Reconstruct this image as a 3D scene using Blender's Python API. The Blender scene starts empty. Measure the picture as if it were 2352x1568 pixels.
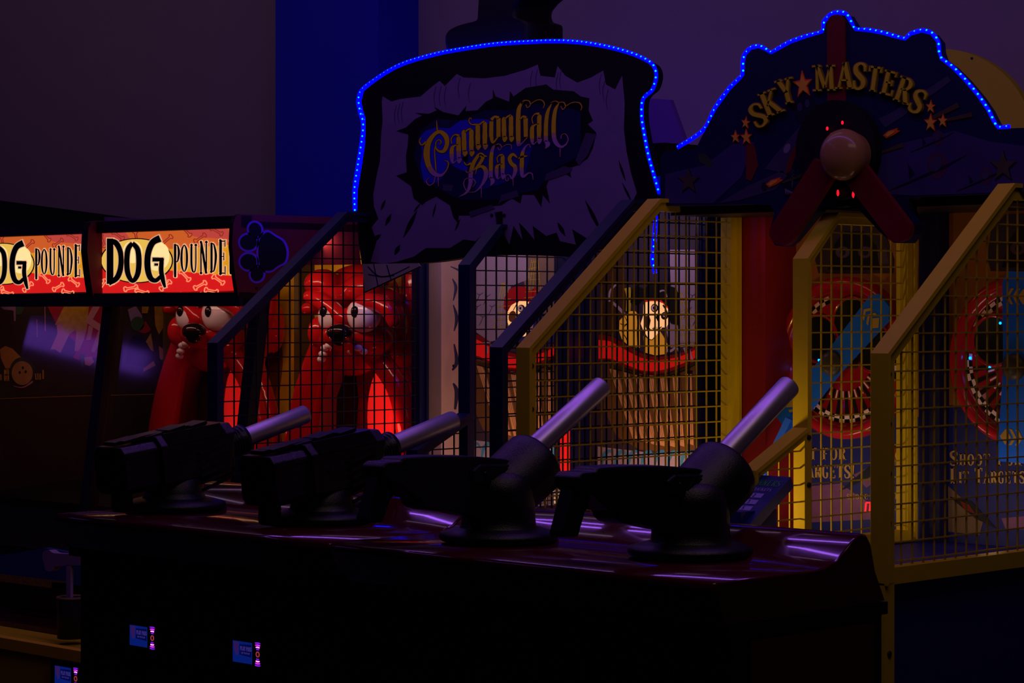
import bpy, bmesh, math, random
from mathutils import Vector, Matrix
random.seed(7)
S = bpy.context.scene
COL = S.collection
R45 = math.sqrt(0.5)

# ---------------------------------------------------------------- camera, world, lights
# world axes: X runs along the row of machines (right), Y into the room (towards the back wall)
FPX = 85.0 / 36.0 * 2352.0
HZ = 710.0          # pixel row of the horizon
CAMZ = 1.5
cam_d = bpy.data.cameras.new('camera'); cam = bpy.data.objects.new('camera', cam_d); COL.objects.link(cam)
cam_d.lens = 85.0; cam_d.sensor_width = 36.0
cam_d.shift_y = (HZ - 784.0) / 2352.0
cam_d.clip_start = 0.05; cam_d.clip_end = 60
cam.location = (0, 0, CAMZ); cam.rotation_euler = (math.pi / 2, 0, math.pi / 4)
S.camera = cam
S.view_settings.view_transform = 'Standard'
S.view_settings.look = 'None'
S.view_settings.gamma = 1.0
S.view_settings.exposure = 0.0
S.view_settings.use_curve_mapping = False

w = bpy.data.worlds.new('dim_room_air'); S.world = w; w.use_nodes = True
w.node_tree.nodes['Background'].inputs[0].default_value = (0.30, 0.16, 0.55, 1)
w.node_tree.nodes['Background'].inputs[1].default_value = 0.004

def area(name, loc, size, energy, color, target=None, rot=None):
    d = bpy.data.lights.new(name, 'AREA'); d.shape = 'RECTANGLE'; d.size, d.size_y = size
    d.energy = energy; d.color = color
    o = bpy.data.objects.new(name, d); COL.objects.link(o); o.location = loc
    if rot: o.rotation_euler = rot
    elif target: o.rotation_euler = (Vector(target) - Vector(loc)).to_track_quat('-Z', 'Y').to_euler()
    return o
def point(name, loc, energy, color, r=0.03):
    d = bpy.data.lights.new(name, 'POINT'); d.energy = energy; d.color = color; d.shadow_soft_size = r
    o = bpy.data.objects.new(name, d); COL.objects.link(o); o.location = loc
    return o
def spot(name, loc, target, energy, color, ang, r=0.03, blend=0.6):
    d = bpy.data.lights.new(name, 'SPOT'); d.energy = energy; d.color = color; d.shadow_soft_size = r
    d.spot_size = math.radians(ang); d.spot_blend = blend
    o = bpy.data.objects.new(name, d); COL.objects.link(o); o.location = loc
    o.rotation_euler = (Vector(target) - Vector(loc)).to_track_quat('-Z', 'Y').to_euler()
    return o
# unseen violet strips, added under the ceiling for streaks on deck lips and barrels
area('added_violet_strip_machines', (-5.0, 4.9, 3.55), (5.0, 0.07), 17.0, (0.38, 0.12, 1.0), rot=(0, 0, 0))
area('added_violet_strip_aisle', (-7.2, 2.6, 3.55), (0.10, 3.0), 3.5, (0.36, 0.14, 1.0), rot=(0, 0, 0))
# soft reddish fill for the hall, added overhead so console fronts stay dark
area('hall_fill', (-2.2, 3.7, 3.9), (2.6, 0.8), 9.0, (1.0, 0.66, 0.60), target=(-5.2, 6.2, 1.2))
area('violet_stripe_source_left', (-14.4, 2.4, 2.41), (2.5, .17), 2.0, (0.30, 0.10, 1.0), target=(-8.3, 5.6, 1.45))  # unseen violet light, placed to reflect as a stripe in the left window
area('wall_wash', (-8.5, 5.6, 3.9), (7.0, 0.3), 7.0, (0.80, 0.46, 0.90), target=(-8.5, 7.3, 2.2))

# ---------------------------------------------------------------- photo frame -> places on real planes
def ray(px, py):
    a = (px - 1176.0) / FPX; b = (HZ - py) / FPX
    return Vector((-R45 + a * R45, R45 + a * R45, b))
def pv(px, py, v):          # point on the plane Y = v
    d = ray(px, py); t = v / d.y
    return Vector((d.x * t, v, CAMZ + d.z * t))
def pu(px, py, u):          # point on the plane X = u
    d = ray(px, py); t = u / d.x
    return Vector((u, d.y * t, CAMZ + d.z * t))
CR = {'c1': (0, 400, .3189), 'c2': (780, 0, .3955), 'c3': (1480, 0, .3955), 'c4': (440, 580, .3061),
      'c5': (1000, 560, .4082), 'c6': (1680, 420, .3698), 'c7': (1680, 900, .4261),
      'za': (940, 200, .17857), 'zb': (1660, 120, .22959), 'zc': (1760, 260, .19769), 'zd': (1040, 0, .10204),
      'ze': (1380, 600, .17857), 'zf': (0, 680, .20408), 'zg': (2140, 600, .3569), 'zh': (1040, 590, .19774), 'p': (0, 0, 1.0)}
def on(crop, plane, val, du=0.0):
    ox, oy, k = CR[crop]
    def f(x, y, off=0.0):
        if plane == 'v':
            p = pv(ox + x * k, oy + y * k, val - off); p.x += du
        else:
            p = pu(ox + x * k, oy + y * k, val + off)
        return p
    f.n = Vector((0, -1, 0)) if plane == 'v' else Vector((1, 0, 0))
    return f

# ---------------------------------------------------------------- materials
MT = {}
def mat(name, col, rough=0.5, metal=0.0, em=None, es=0.0, noise=0.0, coat=0.0, scale=30.0, bump=0.0, spec=0.22):
    if name in MT: return MT[name]
    m = bpy.data.materials.new(name); m.use_nodes = True; MT[name] = m
    nt = m.node_tree; b = nt.nodes['Principled BSDF']
    b.inputs['Base Color'].default_value = (*col, 1); b.inputs['Roughness'].default_value = rough
    b.inputs['Metallic'].default_value = metal; b.inputs['Coat Weight'].default_value = coat
    b.inputs['Coat Roughness'].default_value = 0.05
    b.inputs['Specular IOR Level'].default_value = spec
    if em: b.inputs['Emission Color'].default_value = (*em, 1); b.inputs['Emission Strength'].default_value = es
    if noise or bump:
        tc = nt.nodes.new('ShaderNodeTexCoord'); n = nt.nodes.new('ShaderNodeTexNoise')
        n.inputs['Scale'].default_value = scale; n.inputs['Detail'].default_value = 4
        nt.links.new(tc.outputs['Object'], n.inputs['Vector'])
        if noise:
            mx = nt.nodes.new('ShaderNodeMix'); mx.data_type = 'RGBA'
            mx.inputs[6].default_value = (*[c * (1 - noise) for c in col], 1)
            mx.inputs[7].default_value = (*[min(1, c * (1 + noise)) for c in col], 1)
            nt.links.new(n.outputs['Fac'], mx.inputs[0]); nt.links.new(mx.outputs[2], b.inputs['Base Color'])
        if bump:
            bp = nt.nodes.new('ShaderNodeBump'); bp.inputs['Strength'].default_value = bump; bp.inputs['Distance'].default_value = 0.003
            nt.links.new(n.outputs['Fac'], bp.inputs['Height']); nt.links.new(bp.outputs[0], b.inputs['Normal'])
    return m
def glass_mat(name, gl=0.10):
    if name in MT: return MT[name]
    m = bpy.data.materials.new(name); m.use_nodes = True; MT[name] = m
    nt = m.node_tree; nt.nodes.clear()
    out = nt.nodes.new('ShaderNodeOutputMaterial'); mx = nt.nodes.new('ShaderNodeMixShader')
    tr = nt.nodes.new('ShaderNodeBsdfTransparent'); g = nt.nodes.new('ShaderNodeBsdfGlossy')
    tr.inputs[0].default_value = (.8, .8, .82, 1); g.inputs['Roughness'].default_value = 0.06
    mx.inputs[0].default_value = gl
    nt.links.new(tr.outputs[0], mx.inputs[1]); nt.links.new(g.outputs[0], mx.inputs[2]); nt.links.new(mx.outputs[0], out.inputs[0])
    return m
M_wall = mat('wall_paint', (.30, .215, .27), .85, noise=.06, scale=6, bump=.15)
M_col = mat('column_blue_paint', (.012, .012, .55), .8, noise=.05)
M_floor = mat('carpet', (.03, .025, .04), .95, noise=.5, scale=80)
M_ceil = mat('ceiling_paint', (.02, .02, .025), .9, noise=.1)
M_black = mat('black_laminate', (.006, .006, .007), .45, noise=.2, spec=.3)
M_blk2 = mat('black_print', (.004, .004, .005), .6, noise=.1, spec=.2)
M_gun = mat('black_gun_plastic', (.004, .004, .006), .36, noise=.2, scale=400, bump=.35, spec=.5)
M_gun2 = mat('black_ribbed_plastic', (.004, .004, .006), .34, noise=.2, scale=300, bump=.3, spec=.5)
M_steel = mat('brushed_barrel_steel', (.66, .60, .64), .38, metal=.9, noise=.06, scale=60)
M_bore = mat('barrel_bore', (.004, .004, .004), .8, noise=.1)
M_lacq = mat('dark_red_lacquer', (.085, .006, .014), .16, noise=.15, coat=.6, scale=9, bump=.06)
M_apron = mat('dark_red_edge', (.05, .006, .008), .5, noise=.15)
M_cabred = mat('red_side_laminate', (.07, .010, .010), .55, noise=.15)
M_blueframe = mat('dark_blue_powder_coat', (.004, .005, .055), .35, noise=.1, spec=.4)
M_yelframe = mat('mustard_powder_coat', (.58, .43, .006), .6, noise=.08)
M_yelwire = mat('mustard_wire', (.50, .37, .006), .5, noise=.08)
M_blackwire = mat('dark_blue_wire', (.008, .006, .02), .5, noise=.1)
M_cabblue = mat('blue_side_laminate', (.012, .018, .16), .5, noise=.1)
M_sail = mat('painted_sail_canvas', (.18, .125, .26), .5, noise=.18, scale=8)
M_sailgrey = mat('painted_canvas_dark', (.06, .045, .11), .5, noise=.2, scale=12)  # darker print tone on the sail, also used for fine print lines
M_night = mat('painted_night_blue', (.008, .008, .06), .5, noise=.3, scale=10)
M_glowblue = mat('painted_electric_blue', (.02, .012, .62), .5, noise=.15)
M_red = mat('red_panel_paint', (.26, .012, .015), .5, noise=.1)
M_redblade = mat('dark_red_blade_print', (.14, .008, .012), .45, noise=.12)
M_blue = mat('bright_blue_panel', (.008, .13, .80), .5, noise=.06)
M_orange = mat('orange_board_print', (.30, .11, .02), .6, noise=.15, scale=8)
M_yel = mat('yellow_board_print', (.92, .60, .02), .5, noise=.06)
M_gold = mat('gold_letter', (.58, .50, .012), .45, noise=.2, scale=60)
M_goldd = mat('gold_letter_bevel', (.22, .13, .015), .5, noise=.1)
M_white = mat('white_print', (.7, .6, .6), .5, noise=.08)
M_pinkpil = mat('pillar_print_white', (.42, .27, .28), .6, noise=.1, scale=10)
M_dogred = mat('glossy_red_plastic', (.50, .009, .013), .16, noise=.05, coat=.5)
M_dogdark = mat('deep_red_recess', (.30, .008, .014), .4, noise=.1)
M_eye = mat('glossy_white_plastic', (.75, .68, .78), .12, noise=.04, coat=.5)
M_pupil = mat('glossy_black_plastic', (.01, .008, .01), .12, noise=.1, coat=.5)
M_bone = mat('grey_bone_plastic', (.40, .28, .42), .5, noise=.08)
M_purple = mat('purple_outline_print', (.16, .05, .62), .5, noise=.06)
M_plaque = mat('violet_back_panel', (.14, .05, .36), .7, noise=.05)
M_yeldisc = mat('dull_yellow_disc', (.62, .48, .02), .7, noise=.05)
M_plank = mat('ship_plank_print', (.55, .26, .12), .6, noise=.25, scale=14)
M_plankd = mat('ship_plank_dark', (.13, .055, .02), .7, noise=.3, scale=14)
M_net = mat('rope_net_print', (.50, .38, .03), .7, noise=.1)
M_grey = mat('sail_grey_print', (.30, .22, .34), .6, noise=.2, scale=9)
M_checkw = mat('check_white', (.80, .58, .60), .5, noise=.05)
M_screw = mat('dark_screw', (.02, .02, .02), .4, metal=.6, noise=.1)
M_led = mat('led_blue_lens', (0, 0, .1), .3, em=(.0, .16, 1.0), es=6.0)
M_rope = mat('blue_rope_light', (0, 0, .2), .3, em=(0.0, 0.0, 1.0), es=9.0)
M_ropev = mat('violet_rope_light', (0, 0, .2), .3, em=(.12, 0.01, 1.0), es=1.2)
M_redled = mat('red_digit', (.1, 0, 0), .4, em=(1, .01, .02), es=1.2)

# ---------------------------------------------------------------- mesh builder
ORG = {}
class MB:
    def __init__(s): s.v = []; s.f = []; s.m = []; s.mats = []; s.sm = []
    def mi(s, m):
        if m not in s.mats: s.mats.append(m)
        return s.mats.index(m)
    def add(s, vs, fs, m, smooth=False):
        b = len(s.v); s.v += [Vector(x) for x in vs]; i = s.mi(m)
        for f in fs: s.f.append([b + k for k in f]); s.m.append(i); s.sm.append(smooth)
    def box(s, lo, hi, m):
        x0, y0, z0 = lo; x1, y1, z1 = hi
        vs = [(x0, y0, z0), (x1, y0, z0), (x1, y1, z0), (x0, y1, z0), (x0, y0, z1), (x1, y0, z1), (x1, y1, z1), (x0, y1, z1)]
        s.add(vs, [(0, 3, 2, 1), (4, 5, 6, 7), (0, 1, 5, 4), (1, 2, 6, 5), (2, 3, 7, 6), (3, 0, 4, 7)], m)
    def prism(s, pts, vec, m, m2=None):
        n = len(pts); pts = [Vector(p) for p in pts]; vec = Vector(vec)
        b = [p + vec for p in pts]
        s.add(pts, [tuple(range(n))], m)
        s.add(b, [tuple(reversed(range(n)))], m2 or m)
        s.add(pts + b, [(i, (i + 1) % n, n + (i + 1) % n, n + i) for i in range(n)], m2 or m)
    def bar(s, a, b, w, h, m, up=(0, 0, 1)):
        a = Vector(a); b = Vector(b); d = (b - a)
        if d.length < 1e-6: return
        d.normalize(); up = Vector(up)
        sd = d.cross(up)
        if sd.length < 1e-4: sd = d.cross(Vector((1, 0, 0)))
        sd.normalize(); u2 = sd.cross(d)
        q = [sd * w / 2 + u2 * h / 2, -sd * w / 2 + u2 * h / 2, -sd * w / 2 - u2 * h / 2, sd * w / 2 - u2 * h / 2]
        s.add([a + x for x in q] + [b + x for x in q],
              [(3, 2, 1, 0), (4, 5, 6, 7), (0, 1, 5, 4), (1, 2, 6, 5), (2, 3, 7, 6), (3, 0, 4, 7)], m)
    def tube(s, pts, r, m, n=10, cap=True):
        pts = [Vector(p) for p in pts]; rings = []; rr = r if isinstance(r, (list, tuple)) else [r] * len(pts)
        prev = None
        for i, p in enumerate(pts):
            d = (pts[min(i + 1, len(pts) - 1)] - pts[max(i - 1, 0)]).normalized()
            if prev is None:
                a = d.cross(Vector((0, 0, 1)))
                if a.length < .05: a = d.cross(Vector((1, 0, 0)))
            else: a = prev - d * prev.dot(d)
            a.normalize(); prev = a; b = d.cross(a)
            rings.append([p + (a * math.cos(2 * math.pi * k / n) + b * math.sin(2 * math.pi * k / n)) * rr[i] for k in range(n)])
        vs = [x for rg in rings for x in rg]; fs = []
        for i in range(len(pts) - 1):
            for k in range(n):
                fs.append((i * n + k, i * n + (k + 1) % n, (i + 1) * n + (k + 1) % n, (i + 1) * n + k))
        s.add(vs, fs, m, True)
        if cap:
            s.add(rings[0], [tuple(range(n))], m); s.add(rings[-1], [tuple(reversed(range(n)))], m)
    def ball(s, c, r, m, seg=16, rot=None):
        c = Vector(c); rx, ry, rz = (r, r, r) if not isinstance(r, (tuple, list)) else r
        vs = []; fs = []; h = max(6, seg // 2)
        for i in range(h + 1):
            t = math.pi * i / h
            for k in range(seg):
                a = 2 * math.pi * k / seg
                q = Vector((rx * math.sin(t) * math.cos(a), ry * math.sin(t) * math.sin(a), rz * math.cos(t)))
                if rot: q = rot @ q
                vs.append(c + q)
        for i in range(h):
            for k in range(seg): fs.append((i * seg + k, i * seg + (k + 1) % seg, (i + 1) * seg + (k + 1) % seg, (i + 1) * seg + k))
        s.add(vs, fs, m, True)
    def lathe(s, c, ax, prof, m, n=40, smooth=True):      # prof: [(along, radius)...]
        c = Vector(c); ax = Vector(ax).normalized(); a = ax.cross(Vector((0, 0, 1)))
        if a.length < .05: a = ax.cross(Vector((1, 0, 0)))
        a.normalize(); b = ax.cross(a); vs = []; fs = []
        for (t, r) in prof:
            for k in range(n):
                an = 2 * math.pi * k / n; vs.append(c + ax * t + (a * math.cos(an) + b * math.sin(an)) * r)
        for i in range(len(prof) - 1):
            for k in range(n): fs.append((i * n + k, i * n + (k + 1) % n, (i + 1) * n + (k + 1) % n, (i + 1) * n + k))
        s.add(vs, fs, m, smooth)
    # --- flat art laid on a plane (f = on(...)); lay = small height above it in m
    def poly(s, f, pts, m, lay=0.001, th=None):
        P = [f(x, y, lay) for x, y in pts]
        s.prism(P, -f.n * (th if th else max(lay * .9, .0005)), m)
    def ribbon(s, f, pts, m, lay=0.001, th=None, grow=0.0, smooth=True):
        if len(pts[0]) == 2: raise ValueError
        q = cat(pts) if smooth and len(pts) > 2 else pts
        n = len(q); L = []; R = []
        for i, (x, y, wd) in enumerate(q):
            x0, y0 = q[max(i - 1, 0)][:2]; x1, y1 = q[min(i + 1, n - 1)][:2]
            dx, dy = x1 - x0, y1 - y0; l = math.hypot(dx, dy) or 1
            h = (wd + grow) / 2; nx, ny = -dy / l * h, dx / l * h
            L.append((x + nx, y + ny)); R.append((x - nx, y - ny))
        if grow:
            def ext(a, b, g):
                l = math.hypot(a[0] - b[0], a[1] - b[1]) or 1
                return ((a[0] - b[0]) / l * g, (a[1] - b[1]) / l * g)
            e = ext(q[0], q[1], grow / 2); L[0] = (L[0][0] + e[0], L[0][1] + e[1]); R[0] = (R[0][0] + e[0], R[0][1] + e[1])
            e = ext(q[-1], q[-2], grow / 2); L[-1] = (L[-1][0] + e[0], L[-1][1] + e[1]); R[-1] = (R[-1][0] + e[0], R[-1][1] + e[1])
        t = th if th else max(lay * .9, .0005)
        for i in range(n - 1):
            mm = m(q[i][0], (q[i][1] + q[i + 1][1]) / 2) if callable(m) else m
            P = [f(*L[i], lay), f(*L[i + 1], lay), f(*R[i + 1], lay), f(*R[i], lay)]
            B = [p - f.n * t for p in P]
            s.add(P, [(0, 1, 2, 3)], mm)
            s.add(P + B, [(0, 1, 5, 4), (2, 3, 7, 6)] + ([(3, 0, 4, 7)] if i == 0 else []) + ([(1, 2, 6, 5)] if i == n - 2 else []), mm)
    def ell(s, f, cx, cy, rx, ry, m, lay=0.001, th=None, rot=0, n=28):
        c, d = math.cos(rot), math.sin(rot)
        s.poly(f, [(cx + rx * math.cos(t) * c - ry * math.sin(t) * d, cy + rx * math.cos(t) * d + ry * math.sin(t) * c)
                   for t in [2 * math.pi * k / n for k in range(n)]], m, lay, th)
    def star(s, f, cx, cy, r, m, lay=.001, rot=0, sx=.85, th=None):
        s.poly(f, [(cx + sx * (r if k % 2 == 0 else r * .42) * math.sin(rot + math.pi * k / 5),
                    cy - (r if k % 2 == 0 else r * .42) * math.cos(rot + math.pi * k / 5)) for k in range(10)], m, lay, th)
    def build(s, name, parent=None, root=None, fix=True):
        me = bpy.data.meshes.new(name); org = ORG.get(parent.name, Vector()) if parent else Vector()
        if root is not None: org = Vector(root)
        me.from_pydata([tuple(p - org) for p in s.v], [], s.f)
        for m in s.mats: me.materials.append(m)
        for p, i, k in zip(me.polygons, s.m, s.sm): p.material_index = i; p.use_smooth = k
        me.update()
        if fix:
            bm = bmesh.new(); bm.from_mesh(me); bmesh.ops.remove_doubles(bm, verts=bm.verts, dist=1e-6)
            bmesh.ops.recalc_face_normals(bm, faces=bm.faces); bm.to_mesh(me); bm.free()
        o = bpy.data.objects.new(name, me); COL.objects.link(o)
        ORG[o.name] = org
        if parent: o.parent = parent
        else: o.location = org
        return o
def cat(pts, k=5):          # Catmull-Rom through tuples of any length
    n = len(pts); out = []
    for i in range(n - 1):
        p0, p1, p2, p3 = pts[max(i - 1, 0)], pts[i], pts[i + 1], pts[min(i + 2, n - 1)]
        for j in range(k):
            t = j / k
            out.append(tuple(.5 * ((2 * b) + (c - a) * t + (2 * a - 5 * b + 4 * c - d) * t * t + (3 * b - a - 3 * c + d) * t ** 3)
                             for a, b, c, d in zip(p0, p1, p2, p3)))
    out.append(tuple(pts[-1])); return out
def thing(name, label, category, loc, group=None):
    o = bpy.data.objects.new(name, None); COL.objects.link(o); o.location = loc; o.empty_display_size = .1
    o['label'] = label; o['category'] = category
    if group: o['group'] = group
    ORG[o.name] = Vector(loc); return o
def lab(o, t): o['label'] = t; return o
def struct(o): o['kind'] = 'structure'; return o
def copy_tree(o, parent=None):
    c = o.copy(); COL.objects.link(c)
    if parent: c.parent = parent
    for ch in list(o.children): copy_tree(ch, c)
    return c

# ---------------------------------------------------------------- stroke lettering (x -.5...5, y 0..1, width in letter heights)
G = {
 'S': [[(.34,.70,.06),(.28,.90,.09),(.0,.97,.09),(-.28,.85,.15),(-.26,.65,.17),(.0,.5,.19),(.27,.34,.17),(.27,.14,.15),(-.02,.03,.09),(-.30,.1,.09),(-.36,.32,.06)]],
 'K': [[(-.26,0,.17),(-.26,1,.17)],[(.30,.98,.07),(-.2,.42,.08)],[(-.08,.58,.15),(.33,.02,.17)]],
 'Y': [[(-.3,1,.16),(.0,.45,.16)],[(.32,1,.08),(.02,.45,.1)],[(0,.5,.16),(0,0,.16)]],
 'M': [[(-.36,0,.07),(-.33,1,.09)],[(-.33,1,.13),(.02,.12,.13)],[(.02,.12,.06),(.32,1,.07)],[(.32,1,.15),(.35,0,.15)]],
 'A': [[(-.36,0,.07),(.0,1,.08)],[(.0,1,.15),(.34,0,.16)],[(-.22,.33,.07),(.2,.33,.07)]],
 'T': [[(0,0,.16),(0,1,.16)],[(-.4,.96,.08),(.4,.96,.08)],[(-.4,1,.05),(-.4,.78,.05)],[(.4,1,.05),(.4,.78,.05)]],
 'E': [[(-.2,0,.17),(-.2,1,.17)],[(-.2,.96,.08),(.32,.96,.08)],[(-.2,.52,.07),(.18,.52,.07)],[(-.2,.04,.08),(.34,.04,.08)],[(.32,1,.05),(.32,.8,.05)],[(.34,0,.05),(.34,.24,.05)],[(.18,.63,.05),(.18,.41,.05)]],
 'R': [[(-.24,0,.17),(-.24,1,.17)],[(-.24,.96,.08),(.1,.95,.08),(.28,.75,.16),(.1,.54,.09),(-.2,.52,.07)],[(.02,.54,.16),(.34,.0,.17)]],
 'H': [[(-.26,0,.15),(-.26,1,.15)],[(.26,0,.15),(.26,1,.15)],[(-.26,.52,.07),(.26,.52,.07)]],
 'O': [[(0,.97,.07),(-.24,.82,.13),(-.32,.5,.17),(-.24,.18,.13),(0,.03,.07),(.24,.18,.13),(.32,.5,.17),(.24,.82,.13),(0,.97,.07)]],
 'F': [[(-.2,0,.17),(-.2,1,.17)],[(-.2,.96,.08),(.32,.96,.08)],[(-.2,.52,.07),(.18,.52,.07)],[(.32,1,.05),(.32,.8,.05)]],
 'L': [[(-.2,0,.17),(-.2,1,.17)],[(-.2,.04,.08),(.34,.04,.08)],[(.34,0,.05),(.34,.26,.05)]],
 'I': [[(0,0,.17),(0,1,.17)]],
 'G': [[(.3,.72,.05),(.22,.92,.08),(0,.97,.08),(-.26,.8,.14),(-.32,.5,.17),(-.24,.18,.13),(.02,.03,.08),(.26,.12,.12),(.28,.4,.14)],[(.12,.42,.06),(.4,.42,.06)]],
 'C': [[(.3,.72,.06),(.22,.92,.08),(0,.97,.08),(-.26,.8,.14),(-.32,.5,.17),(-.24,.18,.13),(.02,.03,.08),(.26,.1,.09),(.32,.28,.05)]],
 'U': [[(-.26,1,.16),(-.26,.3,.16),(-.1,.04,.12),(.14,.04,.09),(.26,.3,.09),(.26,1,.09)]],
 'N': [[(-.3,0,.09),(-.3,1,.09)],[(-.3,1,.16),(.3,0,.16)],[(.3,0,.09),(.3,1,.09)]],
 'P': [[(-.2,0,.16),(-.2,1,.16)],[(-.2,.96,.08),(.12,.94,.09),(.28,.72,.16),(.1,.48,.09),(-.2,.46,.07)]],
 'D': [[(-.22,0,.16),(-.22,1,.16)],[(-.22,.96,.09),(.08,.92,.1),(.3,.55,.17),(.1,.08,.1),(-.22,.04,.09)]],
 'B': [[(-.22,0,.16),(-.22,1,.16)],[(-.22,.96,.08),(.1,.92,.1),(.2,.74,.14),(.05,.54,.08),(-.2,.52,.07)],[(-.2,.52,.07),(.12,.48,.1),(.26,.26,.15),(.08,.05,.1),(-.22,.04,.08)]],
 'W': [[(-.42,1,.14),(-.2,0,.12)],[(-.2,0,.07),(0,.9,.08)],[(0,.9,.14),(.2,0,.12)],[(.2,0,.07),(.42,1,.08)]],
 '!': [[(0,.3,.06),(0,1,.16)],[(0,.02,.13),(0,.13,.13)]],
 'X': [[(-.3,1,.15),(.3,0,.15)],[(.3,1,.08),(-.3,0,.08)]],
 '2': [[(-.26,.75,.1),(-.1,.95,.1),(.2,.85,.14),(.15,.55,.14),(-.26,.06,.1),(.3,.06,.12)]],
 '3': [[(-.26,.85,.1),(.1,.95,.12),(.2,.72,.14),(-.02,.53,.1),(.22,.3,.14),(.05,.05,.12),(-.28,.14,.1)]],
 '5': [[(.26,.95,.1),(-.2,.95,.1)],[(-.2,.95,.1),(-.22,.55,.1)],[(-.22,.55,.1),(.1,.6,.12),(.26,.32,.14),(.05,.05,.12),(-.26,.12,.1)]],
}
SER = {'K': [(-.26,0),(-.26,1),(.30,1),(.33,0)], 'Y': [(-.3,1),(.32,1),(0,0)], 'M': [(-.36,0),(-.36,1),(.34,1),(.35,0)],
       'A': [(-.36,0),(.34,0)], 'T': [(0,0)], 'E': [(-.24,0),(-.24,1)], 'R': [(-.24,0),(-.28,1),(.36,0)], 'H': [(-.26,0),(-.26,1),(.26,0),(.26,1)],
       'F': [(-.2,0)], 'L': [(-.2,1)], 'I': [(0,0),(0,1)], 'U': [(-.26,1),(.26,1)], 'N': [(-.3,0),(-.3,1),(.3,1)], 'P': [(-.2,0)], 'D': [(-.26,0)], 'B': [(-.26,0)], 'W': [(-.42,1),(.42,1)]}
def glyph(mb, f, ch, base, up, width, m, lay, grow=0.0, serif=True, th=None, fat=1.0):
    bx, by = base; ux, uy = up; H = math.hypot(ux, uy); rx, ry = -uy / H, ux / H
    T = lambda x, y: (bx + rx * x * width + ux * y, by + ry * x * width + uy * y)
    for st in G.get(ch, []):
        mb.ribbon(f, [(*T(x, y), wd * H * fat) for x, y, wd in st], m, lay, th, grow)
    if serif:
        for (x, y) in SER.get(ch, []):
            yy = .03 if y == 0 else .97; a = T(x, yy); l = min(H * .15, width * .19)
            mb.ribbon(f, [(a[0] - rx * l, a[1] - ry * l, H * .06), (a[0] + rx * l, a[1] + ry * l, H * .06)], m, lay, th, grow)
def text(mb, f, s, x, y, h, adv, m, lay, serif=True, slope=0.0, caps=None, fat=1.0):
    for i, ch in enumerate(s):
        hh = h
        if caps and ch.islower(): hh = h * caps; ch = ch.upper()
        wd = adv * (.55 if ch in 'I!' else 1.0) * (hh / h)
        if ch != ' ': glyph(mb, f, ch, (x + wd / 2, y + slope * (x + wd / 2)), (0, -hh), wd * .95, m, lay, serif=serif, fat=fat)
        x += wd if ch != ' ' else adv * .5

# ================================================================ THE ROOM
WV = 7.34
b = MB(); b.box((-16, WV, 0), (6, WV + .15, 4.2), M_wall); struct(b.build('wall_back'))
b = MB(); b.box((-16.15, -4, 0), (-16, WV + .15, 4.2), M_wall); struct(b.build('wall_left'))
b = MB(); b.box((6, -4, 0), (6.15, WV + .15, 4.2), M_wall); struct(b.build('wall_right'))
b = MB(); b.box((-16, -4.15, 0), (6, -4, 4.2), M_wall); struct(b.build('wall_front'))
b = MB(); b.box((-16, -4, -.1), (6, WV, 0), M_floor); struct(b.build('floor'))
b = MB(); b.box((-16, -4, 4.2), (6, WV, 4.3), M_ceil); struct(b.build('ceiling'))
b = MB(); b.box((-8.64, 7.10, 0), (-7.93, WV, 4.2), M_col); struct(b.build('trim_1'))

# ================================================================ GUARDS
def wires(mb, u, poly, pitch, t, m, v0=None, z0=None):
    def cross(ax, val):
        out = []
        for i in range(len(poly)):
            a, c = poly[i], poly[(i + 1) % len(poly)]
            if (a[ax] - val) * (c[ax] - val) < 0:
                k = (val - a[ax]) / (c[ax] - a[ax]); out.append(a[1 - ax] + k * (c[1 - ax] - a[1 - ax]))
        out.sort(); return [(out[i], out[i + 1]) for i in range(0, len(out) - 1, 2)]
    vs = [p[0] for p in poly]; zs = [p[1] for p in poly]
    x = min(vs) + pitch * .55
    while x < max(vs):
        for a, c in cross(0, x): mb.bar((u, x, a), (u, x, c), t, t, m, up=(1, 0, 0))
        x += pitch
    z = min(zs) + pitch * .6
    while z < max(zs):
        for a, c in cross(1, z): mb.bar((u + t * .8, a, z), (u + t * .8, c, z), t, t, m)
        z += pitch
def inset(poly, d):
    n = len(poly); out = []
    area_ = sum(poly[i][0] * poly[(i + 1) % n][1] - poly[(i + 1) % n][0] * poly[i][1] for i in range(n))
    s = 1 if area_ > 0 else -1
    for i in range(n):
        p0, p1, p2 = poly[i - 1], poly[i], poly[(i + 1) % n]
        def nrm(a, c):
            dx, dy = c[0] - a[0], c[1] - a[1]; l = math.hypot(dx, dy); return (-dy / l * s, dx / l * s)
        n1, n2 = nrm(p0, p1), nrm(p1, p2); k = 1 + n1[0] * n2[0] + n1[1] * n2[1]
        out.append((p1[0] + (n1[0] + n2[0]) / k * d, p1[1] + (n1[1] + n2[1]) / k * d))
    return out
PROF = [(5.14, .78), (6.13, .78), (6.13, 1.85), (5.73, 1.85), (5.14, 1.385)]
PROFM = [(5.42, .78), (6.21, .78), (6.21, 1.79), (5.81, 1.79), (5.66, 1.65), (5.66, 1.15), (5.42, 1.035)]
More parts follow.
